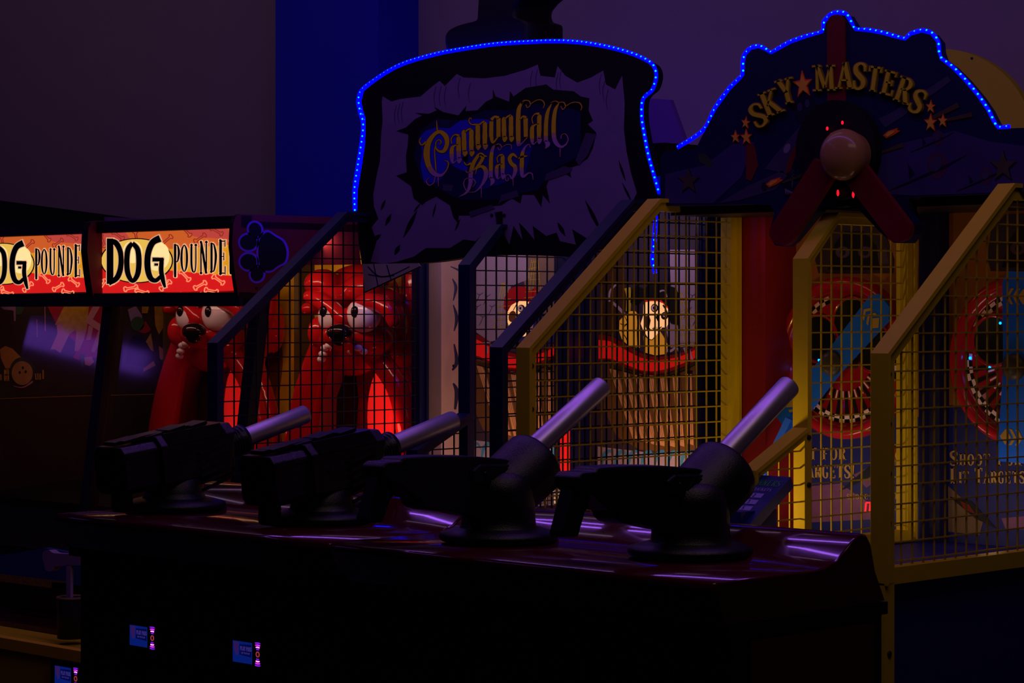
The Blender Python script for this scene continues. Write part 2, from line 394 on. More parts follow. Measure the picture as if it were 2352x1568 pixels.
def guard(parent, u, prof, mf, mw, wd, name='side_guard', extra=None, wire=.0042, foot=True, bolts=None):
    f = MB(); ins = inset(prof, wd); n = len(prof); hx = .022
    for i in range(n):
        j = (i + 1) % n; q = [prof[i], prof[j], ins[j], ins[i]]
        f.prism([(u + hx, a, c) for a, c in q], (-2 * hx, 0, 0), mf)
    # folded lip standing along the outer edge of front post and sloping rail
    for i in range(n):
        j = (i + 1) % n
        if prof[i][1] <= .78 and prof[j][1] <= .78: continue
        q = [prof[i], prof[j], inset(prof, .012)[j], inset(prof, .012)[i]]
        f.prism([(u + hx + .012, a, c) for a, c in q], (-.012, 0, 0), mf)
    if foot:
        v0 = prof[0][0]; f.box((u - hx, v0, 0.0), (u + hx, v0 + wd, .785), mf)
    if extra: f.box((u - hx + .001, extra + .002, .79), (u + hx - .001, extra + wd - .002, 1.13), mf)
    g = f.build(name, parent)
    wm = MB(); wires(wm, u, inset(prof, wd * .6), .05, wire, mw); wm.build('wire_mesh', g)
    for v, z in (bolts or []):
        bl = MB(); bl.lathe((u + hx, v, z), (1, 0, 0), [(0, .008), (.004, .008), (.006, .004), (.0062, 0)], M_screw, 12); bl.build('bolt', g)
    return g

# ================================================================ SAIL-SIGN MACHINE (pirate ship)
c2v = on('c2', 'v', 5.84)
cb = thing('arcade_machine', 'black arcade machine under a torn-sail sign edged in blue lights, skeleton pirates behind dark mesh', 'arcade machine', (-5.9, 5.9, 0))
U0, U1 = -6.65, -5.17
b = MB()
b.box((U0, 5.14, 0), (U1, 6.95, .76), M_cabblue)            # plinth and ball bed
b.box((U0, 6.32, .76), (U1, 6.95, 1.86), M_black)
b.box((U0, 5.86, 1.86), (U1, 6.95, 1.93), M_black)
b.box((U0 + .12, 6.0, 1.93), (U1 - .12, 6.7, 2.05), M_black)
b.build('cabinet', cb)
# marquee board: outline traced from its curved gable
top = [(140,528),(200,480),(300,415),(400,370),(560,325),(700,298),(900,268),(1080,256),(1250,250),(1400,258),(1560,285),(1700,325),(1790,368),(1818,400),(1825,450),(1805,515),(1765,550),(1745,590),(1742,680),(1755,770),(1780,900),(1810,1010),(1845,1130)]
bot = [(1850,1200),(1700,1330),(1560,1440),(1330,1490),(1130,1482),(950,1480),(760,1490),(560,1520),(380,1535),(130,1540)]
lft = [(110,1400),(100,1220),(105,1100),(125,980),(145,850),(150,760),(150,690),(135,640),(125,590)]
outl = cat(top, 3) + bot + lft
b = MB(); b.prism([c2v(x, y, 0) for x, y in outl], (0, .045, 0), M_blk2)
mq = b.build('marquee', cb)
# printed sail
b = MB()
sail = [(245,590),(250,560),(300,590),(350,575),(470,560),(540,500),(580,470),(610,500),(680,430),(720,450),(840,455),(960,440),(1080,405),(1150,375),(1165,440),(1250,450),(1265,385),(1310,440),(1380,480),(1460,450),(1530,410),(1545,490),(1600,520),(1640,440),
        (1655,600),(1650,750),(1665,880),(1690,1000),(1725,1120),(1690,1200),(1600,1270),(1560,1330),(1500,1400),(1430,1380),(1350,1330),(1370,1420),(1280,1400),(1260,1350),(1200,1370),(1120,1310),(1130,1390),(1080,1330),(1040,1290),(1060,1390),(1010,1310),(985,1420),(950,1350),(930,1420),
        (890,1350),(820,1370),(790,1400),(720,1390),(640,1440),(500,1440),(430,1490),(330,1520),(250,1530),(180,1520),(215,1400),(185,1320),(225,1270),(200,1200),(195,1130),(215,1020),(235,930),(240,800),(250,700)]
b.poly(c2v, sail, M_sail, .0012)
hole = [(400,780),(330,760),(385,740),(440,690),(480,670),(440,655),(520,660),(565,640),(550,620),(600,650),(690,670),(735,615),(730,645),(800,640),(850,590),(890,570),(890,520),(905,560),(985,590),(990,530),(1010,560),(1080,510),(1200,490),(1240,520),(1360,530),(1400,560),(1450,570),(1445,640),
        (1470,700),(1440,720),(1490,770),(1470,860),(1440,920),(1380,960),(1330,975),(1345,1030),(1300,1000),(1220,1030),(1200,1080),(1220,1180),(1180,1130),(1170,1200),(1130,1130),(1060,1130),(1050,1180),(1000,1150),(940,1190),(850,1200),(760,1250),(690,1250),(690,1300),(660,1260),(640,1190),(560,1140),(500,1170),
        (480,1190),(430,1150),(415,1080),(330,1020),(390,1000),(385,900),(395,850)]
b.poly(c2v, hole, M_blk2, .0020)
b.poly(c2v, [(470,760),(560,690),(700,700),(850,640),(1000,640),(1100,600),(1300,620),(1400,650),(1400,900),(1250,980),(1150,1100),(900,1160),(700,1160),(560,1090),(470,1030),(430,900)], M_night, .0026)
gl = [(462,800),(500,760),(560,740),(640,745),(700,700),(820,690),(900,700),(760,760),(740,1000),(690,980),(640,950),(600,1030),(560,1060),(490,1060),(470,960),(480,880)]
b.poly(c2v, gl, M_glowblue, .0031)
b.poly(c2v, [(700,920),(790,880),(1060,830),(1120,850),(1080,1000),(960,1060),(860,1090),(800,1110),(770,1060),(760,960)], mat('painted_deep_blue', (.012, .01, .26), .5, noise=.2), .0031)
for q in [[(1430,770),(1490,780),(1440,900),(1390,960),(1370,930)],[(1200,1010),(1300,965),(1350,975),(1340,1000),(1230,1040),(1190,1050)],[(940,1130),(1030,1105),(1040,1140),(940,1170),(920,1190)],[(750,1230),(880,1190),(900,1210),(760,1260)],[(600,1070),(660,1075),(650,1110),(600,1105)]]:
    b.poly(c2v, q, M_sailgrey, .0031)
for q in [(450,1220,370,1380,26),(1425,1160,1520,1350,22),(1620,930,1660,1050,14),(1640,1060,1700,1180,12),(300,1240,265,1310,22),(350,1420,320,1480,26),(265,1160,240,1220,16),(560,1180,540,1260,10),(1265,1290,1310,1370,24),(470,1180,430,1230,10),(700,1270,670,1340,12),(240,1360,190,1400,26)]:
    x0, y0, x1, y1, wd = q; b.ribbon(c2v, [(x0, y0, 1), ((x0 + x1) / 2, (y0 + y1) / 2, wd), (x1, y1, 2)], M_blk2, .0018)
for (x, y) in [(350,600),(370,590),(330,610),(560,500),(590,500),(620,500),(700,450),(760,480),(1150,400),(1120,410),(1270,420),(1290,400),(1520,430),(1540,470),(1560,520)]:
    b.ribbon(c2v, [(x, y, 3), (x - 12, y + 60, 4), (x - 5, y + 120, 1)], M_sailgrey, .0018)
b.ribbon(c2v, [(920,1230,40),(925,1260,34),(930,1480,10)], M_black, .006, .006, smooth=False)
b.ell(c2v, 882, 1250, 8, 10, M_black, .003); b.ell(c2v, 955, 1250, 8, 10, M_black, .003)
b.build('sail_print', mq)
# blackletter name
za = on('za', 'v', 5.84)
LAV = mat('lavender_letter', (.42, .22, .48), .45, noise=.1); MID = mat('tan_letter', (.55, .33, .18), .45, noise=.1)
GOLDS = mat('amber_letter', (.80, .66, .012), .45, noise=.12, scale=60)
ST = []
def stem(x0, y0, x1, y1, wd, foot=True):
    ST.append([(x0, y0 - 8, wd * .35), (x0, y0 + 22, wd)] + [(x0 + (x1 - x0) * t, y0 + (y1 - y0) * t, wd * (1.12 if .4 < t < .6 else 1)) for t in (.3, .5, .7)] + [(x1, y1 - 60, wd)])
    if foot: ST.append([(x1 - wd * .30, y1 - 62, wd * .5), (x1 + wd * .1, y1 - 40, wd * 1.35), (x1 + wd * .1, y1 + 6, wd * .3)])
ST += [[(455,945,5),(495,960,8),(500,1010,10),(465,1085,16),(400,1135,38),(310,1105,58),(245,1000,62),(222,860,78),(245,720,66),(320,610,46),(395,575,46),(465,630,58),(485,720,52),(450,815,48),(385,825,26),(340,780,12),(345,705,9),(385,678,9),(410,710,8),(388,742,6)],
       [(335,740,8),(325,850,9),(345,1090,8)], [(215,705,26),(160,745,12),(128,700,9),(150,655,7)], [(350,430,2),(358,555,14)], [(374,1275,2),(370,1150,11)],
       [(330,1150,9),(312,1230,10),(255,1262,10),(217,1210,9),(255,1165,7)],
       [(545,730,6),(538,665,10),(585,612,14),(640,625,30)], [(630,735,8),(580,755,20),(548,790,44),(545,900,50),(562,975,20),(615,930,6)],
       [(715,580,18),(755,545,18),(790,540,30)], [(860,480,22),(800,480,10),(765,440,8),(780,395,6),(800,415,5)], [(895,490,18),(935,455,18),(965,445,30)],
       [(1055,420,40),(1100,380,24),(1148,400,44)], [(1055,640,46),(1075,715,24),(1140,640,14)], [(1055,440,48),(1052,640,50)], [(1146,400,50),(1146,640,50)],
       [(1230,410,18),(1270,375,18),(1305,365,30)],
       [(1470,185,8),(1430,230,34),(1402,340,52),(1402,690,54),(1420,745,20),(1515,650,8)], [(1420,420,16),(1465,375,20),(1495,400,44)], [(1495,400,54),(1498,640,48)],
       [(1440,215,20),(1480,172,10),(1540,180,8),(1556,230,7),(1520,265,6),(1498,225,5)], [(1560,218,6),(1640,168,7),(1705,170,7),(1738,220,7),(1722,268,5)],
       [(1590,470,6),(1578,400,9),(1620,345,14),(1670,345,36)], [(1670,470,8),(1610,490,20),(1580,530,46),(1578,660,48),(1592,735,16),(1650,690,6)],
       [(1830,215,6),(1780,320,40),(1758,480,48),(1756,700,50)], [(1745,690,20),(1780,735,60),(1752,790,6)],
       [(1925,205,6),(1880,290,40),(1858,430,50),(1858,620,52),(1885,715,50),(1950,768,30),(2015,735,16),(2042,670,8),(2010,605,7),(1960,615,6),(1950,665,6)],
       [(1820,200,4),(1880,180,6),(1925,205,8)], [(1915,200,7),(1980,195,8),(2008,245,8),(1975,288,6),(1948,245,5)], [(2012,245,6),(2100,198,7),(2180,200,8),(2218,250,7),(2205,298,5)], [(1940,775,9),(1938,900,2)],
       [(1000,890,6),(960,885,26),(915,860,36),(860,915,40),(812,1010,50),(788,1140,52),(785,1240,46),(740,1350,28),(640,1410,3)], [(900,870,30),(945,905,40),(900,990,34),(815,1085,8)],
       [(850,1120,6),(870,1050,12),(930,1020,34),(982,1070,54),(980,1160,52),(925,1270,26),(850,1342,10),(765,1352,6)], [(790,980,26),(735,1002,10),(703,965,7)],
       [(730,1330,6),(698,1250,7),(725,1182,8),(800,1172,7),(852,1225,8),(815,1283,6)], [(925,1290,8),(925,1420,2)], [(725,1070,4),(740,1095,8),(790,1100,10)],
       [(1120,738,8),(1080,775,30),(1052,900,46),(1048,1170,48)], [(1040,1160,20),(1072,1210,52),(1045,1270,5)], [(1095,755,10),(1150,730,8),(1185,770,8),(1160,812,6),(1135,775,5)], [(1182,780,6),(1255,738,7),(1312,750,7),(1312,802,5)],
       [(1140,970,6),(1128,915,9),(1160,875,14),(1200,875,34)], [(1198,985,8),(1150,1000,20),(1125,1030,42),(1124,1110,44),(1138,1180,14),(1185,1140,6)],
       [(1385,905,10),(1330,865,36),(1288,915,44),(1310,980,44),(1358,1025,50),(1360,1095,46),(1320,1175,24),(1285,1130,10),(1240,1140,8),(1238,1195,7),(1270,1205,6),(1272,1165,5)], [(1332,1180,8),(1336,1270,2)],
       [(1555,780,5),(1540,735,7),(1495,765,18),(1455,850,42),(1446,980,50),(1446,1090,46),(1465,1150,36),(1535,1105,14),(1580,1120,9),(1590,1190,5)], [(1400,920,8),(1450,895,26),(1515,885,10)]]
stem(632,640,635,975,52); stem(700,560,708,885,52); stem(797,550,797,885,52); stem(880,480,880,805,52); stem(972,455,970,800,52)
stem(1215,395,1220,700,50); stem(1308,370,1308,700,50); stem(1672,360,1665,725,50); stem(1200,880,1200,1180,46)
def ramp(x, y):
    base = 1100 - (x - 220) * .22 if (y < 1300 and not (y > 830 and 690 < x < 1600)) else 1180 - (x - 780) * .06
    if y <= 1300 and not (y > 830 and 690 < x < 1600):
        base = {0: 1150}.get(0) if x < 512 else 960 - (x - 545) * .19
    d = base - y
    return LAV if d < 70 else (MID if d < 115 else GOLDS)
b = MB()
for st in ST: b.ribbon(za, st, M_dogdark if False else mat('maroon_letter_edge', (.10, .006, .03), .5, noise=.1), .0040, grow=14)
for st in ST: b.ribbon(za, st, ramp, .0052)
b.build('lettering', mq)
# rope light round the gable, with its loose tail
def rope(name, pts, parent, leds_every=.021, r=.0068, m=M_rope, ledr=.0034, facing=Vector((R45, -R45, 0))):
    q = cat([tuple(p) for p in pts], 6); q = [Vector(p) for p in q]
    b = MB(); b.tube(q, r, m, 8)
    acc = 0
    for i in range(len(q) - 1):
        seg = q[i + 1] - q[i]; L = seg.length
        while acc < L:
            c = q[i] + seg * (acc / L)
            b.ball(c + facing * r * .75 + Vector((0, 0, r * .3)), ledr, M_led, 8); acc += leds_every
        acc -= L
    return b.build(name, parent)
rp = [(100,1222),(98,1100),(118,960),(140,820),(148,720),(128,640),(122,570)] + top[:]
def outward(pts, d):
    out = []
    for i, (x, y) in enumerate(pts):
        x0, y0 = pts[max(i - 1, 0)]; x1, y1 = pts[min(i + 1, len(pts) - 1)]
        l = math.hypot(x1 - x0, y1 - y0) or 1; out.append((x + (y1 - y0) / l * d, y - (x1 - x0) / l * d))
    return out
rope('rope_light', [c2v(x, y, -.010) for x, y in outward(rp, 11)], cb)
rope('rope_light_rear', [c2v(x - 4, y, -.085) for x, y in rp[:7]] + [c2v(x, y + 6, -.085) for x, y in top[1:6]], cb, r=.010, m=mat('boosted_rope_rear', (0, 0, .2), .3, em=(0.0, 0.0, 1.0), es=32.0))  # rear rope at the left edge, made extra bright to light the column
tl = [(1845,1135),(1840,1220),(1832,1330),(1822,1450),(1818,1510),(1832,1585)]
rope('rope_light_tail', [c2v(x, y, -.06) for x, y in tl], cb)
# dark moulded foot on top of the gable
zd = on('zd', 'v', 6.02)
b = MB()
pr = cat([(190,1180),(160,960),(200,800),(400,680),(650,600),(880,545),(955,480),(970,300),(985,60),(1000,-260)], 4) + cat([(2300,-260),(2050,-60),(1960,40),(1870,160),(1845,300),(1880,430),(1960,480),(2080,520),(2130,600),(2125,950),(2120,1060)], 4)
P = [zd(x, y, 0) for x, y in pr]
rows = []
for k, (dv, sc) in enumerate([(-.10, .86), (-.085, .95), (-.04, 1.0), (.04, 1.0), (.085, .95), (.10, .86)]):
    c = sum(P, Vector()) / len(P)
    rows.append([Vector((c.x + (p.x - c.x) * sc, p.y + dv, c.z + (p.z - c.z) * (sc if p.z > c.z - .05 else 1))) for p in P])
n = len(P); vs = [p for rw in rows for p in rw]
b.add(vs, [(i * n + k, i * n + (k + 1) % n, (i + 1) * n + (k + 1) % n, (i + 1) * n + k) for i in range(5) for k in range(n)], mat('dark_moulded_boot', (.007, .005, .006), .5, noise=.3), True)
b.add(rows[0], [tuple(range(n))], MT['dark_moulded_boot']); b.add(rows[-1], [tuple(reversed(range(n)))], MT['dark_moulded_boot'])
lab(b.build('topper_boot', cb), 'dark moulded boot standing on the gable')
# printed backboards of both lanes
def skull(b, z, kind):
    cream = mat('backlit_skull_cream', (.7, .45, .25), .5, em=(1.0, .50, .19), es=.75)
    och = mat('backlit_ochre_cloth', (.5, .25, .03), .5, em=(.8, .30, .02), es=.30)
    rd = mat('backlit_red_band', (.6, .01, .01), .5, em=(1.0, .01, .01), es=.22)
    if kind == 'hat':
        b.poly(z, [(240,760),(300,700),(370,640),(440,640),(490,700),(500,860),(500,1110),(360,1090),(270,1000),(235,900)], och, .0016)
        b.poly(z, [(545,960),(640,1010),(760,900),(800,960),(860,1080),(840,1190),(700,1210),(560,1170)], och, .0016)
        for l in [[(250,800,8),(300,820,10),(350,790,6)],[(270,900,6),(330,1000,10),(350,1080,6)],[(470,700,18),(480,800,20),(470,900,14),(480,1080,20)],[(300,700,5),(340,790,8),(290,850,5)],[(700,1110,6),(780,1080,8),(860,1090,6)]]:
            b.ribbon(z, l, M_blk2, .0026)
        b.poly(z, [(548,560),(560,520),(740,505),(820,555),(885,640),(880,700),(865,800),(840,850),(785,850),(745,900),(705,960),(655,1008),(600,985),(550,900),(512,800),(545,700)], cream, .0024)
        b.poly(z, [(550,530),(560,485),(640,468),(760,485),(860,580),(882,630),(800,540),(740,515),(640,512)], rd, .0034)
        b.poly(z, [(380,530),(390,380),(430,300),(560,360),(640,260),(820,300),(960,340),(1010,450),(1010,820),(900,800),(880,720),(890,640),(820,540),(740,480),(560,470),(470,560)], M_blk2, .0030)
        b.ell(z, 690, 600, 46, 54, M_blk2, .0034); b.ell(z, 686, 598, 34, 40, M_checkw, .0042); b.ell(z, 684, 598, 15, 19, M_blk2, .0048)
        b.ell(z, 820, 700, 46, 50, M_blk2, .0034, rot=.4); b.ell(z, 822, 692, 28, 26, M_checkw, .0042); b.ell(z, 824, 690, 11, 12, M_blk2, .0048)
        b.poly(z, [(740,670),(755,700),(730,770),(712,730),(690,760),(700,720),(725,690)], M_blk2, .0034)
        b.poly(z, [(570,700),(620,700),(640,760),(620,850),(650,890),(600,900),(565,820)], mat('skull_dark_brown', (.10, .04, .01), .6, noise=.1), .0034)  # printed dark brown for cheek hollow, mouth and teeth lines
        b.ribbon(z, [(660,860,10),(720,880,16),(780,840,10)], MT['skull_dark_brown'], .0034)
        for x in (680, 700, 720, 740, 760): b.ribbon(z, [(x, 845, 4), (x, 890, 4)], MT['skull_dark_brown'], .0040)
        b.ribbon(z, [(550,900,8),(600,985,10),(655,1008,8),(700,960,6)], M_blk2, .0036)
        b.ribbon(z, [(800,560,20),(850,650,14),(870,700,10)], M_blk2, .0034)
        b.ribbon(z, [(740,400,16),(775,380,22),(820,380,14),(850,460,20)], M_bone, .0040)
        for x0 in (985, 1070, 1130): b.ribbon(z, [(x0, 1110, 26), (x0 + 30, 1200, 18), (x0 + 20 + (x0 - 985) * .25, 1290, 26)], M_bone, .0040)
        b.ribbon(z, [(840,1140,40),(900,1150,30),(1000,1080,16),(1200,1060,14)], M_bone, .0036)
    else:
        b.poly(z, [(590,600),(600,470),(660,370),(740,340),(840,345),(900,400),(918,440),(900,470),(905,560),(890,600),(880,520),(760,510),(680,560),(635,640)], mat('bandana_red', (.40, .008, .015), .5, noise=.08), .0022)
        b.poly(z, [(890,400),(960,350),(1010,420),(1050,500),(960,520),(900,470)], MT['bandana_red'], .0020)
        b.poly(z, [(640,630),(680,560),(760,512),(870,512),(905,560),(930,640),(920,760),(900,840),(840,920),(760,930),(700,850),(650,800),(620,700)], cream, .0024)
        b.poly(z, [(885,505),(905,515),(908,590),(885,560)], rd, .0034)
        b.ell(z, 690, 690, 42, 66, mat('eye_patch_brown', (.16, .05, .012), .6, noise=.1), .0034, rot=.2)
        b.ribbon(z, [(700,620,6),(760,512,8)], M_blk2, .0038)
        b.ell(z, 795, 598, 42, 44, M_blk2, .0034); b.ell(z, 785, 598, 30, 34, M_checkw, .0042); b.ell(z, 784, 596, 11, 14, M_blk2, .0048)
        b.poly(z, [(760,690),(800,680),(820,740),(790,760),(770,740)], M_blk2, .0034)
        b.ribbon(z, [(700,820,8),(780,850,14),(870,800,8)], M_blk2, .0034)
        b.poly(z, [(780,900),(960,700),(1300,560),(1320,1000),(1020,1080),(780,1080)], mat('pirate_coat_blue', (.02, .02, .16), .6, noise=.1), .0018)
        for x0 in (920, 1200): b.ribbon(z, [(x0, 760, 36), (x0 - 10, 900, 30), (x0 + 6, 1060, 34)], M_bone, .0030)
        b.ribbon(z, [(350,1010,30),(400,1000,26),(460,1020,20)], M_bone, .0036); b.ribbon(z, [(400,1040,16),(400,1120,16)], M_bone, .0036)
for lane, du in (('A', -.67), ('B', 0.0)):
    ub = -5.55 + du; lo, hi = ub - .335, ub + .335; BV = 6.26
    b = MB(); b.box((lo, BV, .70), (hi, BV + .03, 1.86), mat('lane_night_print', (.035, .022, .05), .6, noise=.3, scale=7))
    bd = b.build('backboard', cb)
    z = on('ze', 'v', BV, du)
    b = MB()
    b.poly(z, [(880,-150),(1500,-150),(1560,900),(1380,980),(1250,1090),(900,1110),(830,860),(960,700),(900,300)] if lane == 'B' else
           [(20,-100),(800,-150),(880,200),(600,300),(560,700),(500,1000),(300,1060),(60,900)], M_grey, .0012)
    if lane == 'A': b.poly(z, [(700,-150),(1300,-150),(1400,900),(1250,1050),(900,1000),(800,300)], mat('grey_brown_print', (.20, .12, .10), .6, noise=.2), .0009)
    else: b.poly(z, [(0,-120),(250,-120),(380,600),(240,800),(160,950),(0,960)], mat('mast_brown_print', (.05, .02, .012), .6, noise=.3), .0009)
    # rope ladders
    for lx, rx_, yt, yb, lw, rw in ([(960, 1010, 380, 1100, 60, 420)] if lane == 'B' else [(470, 560, 260, 900, 40, 420), (900, 960, -60, 500, 90, 260)]):
        n = 7
        for k in range(5):
            t = k / 4; b.ribbon(z, [(lx + lw * t, yt, 7), (lx - (120 if lane == 'A' else -20) + rw * t, yb, 7)], M_net, .0020)
        for k in range(n):
            t = (k + .5) / n; y = yt + (yb - yt) * t; dx = (-(120 if lane == 'A' else -20)) * t
            b.ribbon(z, [(lx + dx, y, 7), (lx + dx + lw + (rw - lw) * t, y - 14, 7)], M_net, .0024)
    if lane == 'B':
        b.ribbon(z, [(150,530,30),(230,600,36),(300,680,34)], M_bone, .0022); b.ribbon(z, [(110,520,20),(120,380,24),(230,270,22)], M_bone, .0022)
        b.ribbon(z, [(340,340,80),(360,460,60),(350,640,60)], M_net, .0018)
        b.ribbon(z, [(1400,880,14),(1480,870,18),(1560,830,10)], M_bone, .0030); b.ribbon(z, [(1290,840,20),(1390,850,16)], M_blk2, .0028)
    for (x, y) in [(1180,420),(1290,260),(1120,600),(1230,700),(1440,440)] if lane == 'B' else [(150,400),(260,420),(330,560),(200,700),(120,560)]:
        b.ribbon(z, [(x - 40, y, 3), (x, y + 20, 8), (x + 50, y - 10, 3)], M_sailgrey, .0022)
        b.ribbon(z, [(x, y + 20, 4), (x - 30, y + 90, 7), (x - 60, y + 140, 2)], M_sailgrey, .0022)
    # hull planks
    hull = [(60,1270),(400,1380),(720,1440),(1000,1380),(1300,1240),(1500,1230),(1530,1600),(1540,2100),(1440,2300),(1250,2420),(900,2460),(500,2420),(200,2250),(40,1900)]
    b.poly(z, hull, M_plankd, .0014)
    for k in range(9):
        x0 = 110 + k * 162; x1 = 420 + k * 118; yt = 1380 + 90 * math.sin(k / 8 * math.pi) - (40 if k > 6 else 0)
        xb = x1; yb = 2300 + 90 * math.sin(k / 8 * math.pi)
        b.poly(z, [(x0, yt), (x0 + 84, yt + 10), (xb + 66, yb), (xb - 10, yb - 20)], M_plank, .0080, .0066)
        for q in (26, 52): b.ribbon(z, [(x0 + q, yt + 30, 2.5), ((x0 + xb) / 2 + q, (yt + yb) / 2, 3), (xb + q * .7, yb - 60, 2)], M_plankd, .0086)
    b.poly(z, [(240,1480),(300,1500),(640,1900),(760,2280),(560,2360),(330,2000)], M_plankd, .0022)
    # waves under the hull
    b.poly(z, [(-40,2380),(300,2420),(800,2480),(1300,2440),(1560,2380),(1560,3100),(-40,3100)], M_grey, .0012)
    cyan = mat('wave_cyan_print', (.04, .20, .42), .6, noise=.2)
    for k in range(9):
        x = 0 + k * 170; b.ribbon(z, [(x, 2700, 4), (x + 40, 2500, 50), (x + 120, 2440, 34), (x + 170, 2520, 6)], cyan, .0020)
        b.ribbon(z, [(x + 20, 2980, 3), (x + 40, 2760, 14), (x + 120, 2660, 10), (x + 160, 2760, 3)], M_blk2, .0024)
        b.ribbon(z, [(x + 70, 3000, 3), (x + 90, 2850, 12), (x + 150, 2780, 8)], M_blk2, .0024)
    # red rail
    upr = cat([(-30,940),(120,960),(220,1010),(360,1100),(540,1190),(720,1225),(950,1195),(1150,1130),(1300,1010),(1400,930),(1520,900)], 3)
    lwr = cat([(1520,990),(1400,1150),(1300,1240),(1150,1320),(950,1400),(720,1465),(520,1450),(380,1400),(220,1320),(120,1270),(-30,1270)], 3)
    b.poly(z, upr + lwr, mat('rail_dark_red', (.22, .008, .010), .5, noise=.1), .0026)
    up2 = cat([(-30,1010),(120,1030),(300,1130),(520,1240),(720,1270),(950,1240),(1150,1170),(1300,1070),(1400,980),(1500,940)], 3)
    lw2 = cat([(1500,980),(1400,1110),(1300,1190),(1150,1270),(950,1350),(720,1410),(520,1400),(380,1350),(220,1290),(120,1250),(-30,1250)], 3)
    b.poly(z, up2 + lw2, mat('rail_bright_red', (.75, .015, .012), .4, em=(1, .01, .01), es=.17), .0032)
    if lane == 'A': b.ell(z, 40, 1000, 50, 90, MT['rail_bright_red'], .0036)
    b.ribbon(z, [(100,1370,3),(400,1440,12),(720,1500,14),(1050,1410,10),(1300,1260,4)], M_blk2, .0095)
    skull(b, z if lane == 'B' else on('zh', 'v', BV), 'hat' if lane == 'B' else 'scarf')
    b.build('ship_print', bd)
# pillars between and beside the lanes
for nm, a, c, m, lbl in (('pillar', U0 - .02, U0 + .14, M_pinkpil, 'pale printed pillar on the left side'), ('pillar', -5.93, -5.86, M_blueframe, 'dark blue divider pillar'), ('pillar', -5.22, -5.14, M_black, None)):
    b = MB(); b.box((a, 6.14, .76), (c, 6.26, 1.86), m); o = b.build(nm, cb)
    if lbl: lab(o, lbl)
b = MB(); z = on('p', 'v', 6.139)
for l in [[(1039,640,2),(1047,660,7),(1041,690,2)],[(1041,700,2),(1049,730,8),(1043,760,2)],[(1043,790,3),(1049,830,9),(1039,850,4)],[(1041,880,4),(1049,900,10),(1045,940,5)],[(1035,612,2),(1053,620,5)]]:
    b.ribbon(z, l, M_sailgrey, .001)
b.ell(z, 1041, 840, 2, 3, M_blk2, .001); b.build('pillar_print', cb)
b = MB(); b.box((-5.862, 6.10, .76), (-5.853, 6.14, 1.15), mat('red_edge_lamp', (.7, .01, .01), .4, em=(1, .01, .01), es=.5)); lab(b.build('edge_lamp', cb), 'glowing red strip beside the lane divider')
guard(cb, -6.60, PROF, M_blueframe, M_blackwire, .036)
guard(cb, -5.895, PROFM, M_blueframe, M_blackwire, .036, extra=5.66, foot=False)
guard(cb, -5.215, PROF, M_blueframe, M_blackwire, .036)
# reflective corner sheet under the sign's left end, its reflection painted pale grey
z = on('p', 'v', 5.80)
b = MB(); b.poly(z, [(832,606),(960,604),(966,612),(838,672)], mat('reflection_grey_acrylic', (.42, .38, .28), .3, noise=.2, scale=12), 0, .004)
b.ribbon(z, [(836,672,3),(966,612,3)], M_screw, .002)
for l in [[(845,612,2),(870,634,2.5),(905,632,2)],[(858,606,2),(868,656,2)],[(888,608,2),(898,642,2)],[(846,630,2),(890,634,2),(940,612,2)]]: b.ribbon(z, l, M_night, .001)  # wires showing in the sheet, drawn on as dark lines
lab(b.build('corner_sheet', cb), 'pale reflective sheet under the left end of the sign')
# ticket bumper strip
b = MB(); b.box((U0, 5.10, .70), (U1, 5.14, .80), M_black); b.build('front_bumper', cb)

# ================================================================ PROPELLER-SIGN MACHINE
sk = thing('arcade_machine', 'blue and mustard arcade machine under an arched aviation sign with a red three-blade propeller', 'arcade machine', (-4.45, 5.9, 0))
c3v = on('c3', 'v', 5.77)
b = MB()
SU0, SU1 = -5.12, -3.80
b.box((SU0, 5.22, 0), (SU1, 6.95, .775), M_cabblue)
b.box((SU0, 6.34, .775), (SU1, 6.95, 1.80), M_black)
b.box((SU0, 5.84, 1.80), (SU1, 6.95, 1.86), M_black)
b.box((SU0 + .3, 5.82, 1.86), (SU1 - .1, 6.3, 1.98), M_black)
b.build('cabinet', sk)
stop = [(92,960),(95,910),(110,882),(150,874),(300,862),(350,760),(420,630),(500,520),(560,460),(580,435),(582,360),(592,320),(620,288),(660,278),(695,292),(735,315),(790,285),(850,252),(940,220),(1040,190),(1052,130),(1090,90),(1125,82),(1165,90),(1195,140),(1220,178),(1300,185),(1380,200),(1450,220),(1515,235),(1550,205),(1610,188),(1660,200),(1695,245),(1700,300),(1715,345),(1780,395),(1850,465),(1930,560),(1985,640),(2020,710),(2050,750),(2120,745),(2205,742),(2330,745),(2420,790)]
sbot = [(2440,1140),(2205,1118),(1560,1142),(1535,1160),(1530,1220),(1570,1300),(1560,1360),(1520,1410),(1450,1410),(1380,1360),(1240,1210),(1180,1195),(1100,1205),(1020,1200),(940,1290),(850,1400),(810,1430),(760,1425),(728,1370),(735,1310),(755,1240),(735,1190),(600,1185),(450,1190),(92,1195)]
z = c3v
b = MB(); b.prism([z(x, y, 0) for x, y in stop + sbot], (0, .045, 0), mat('aviation_sign_navy', (.006, .007, .05), .45, noise=.35, scale=5))
sm_ = b.build('marquee', sk)
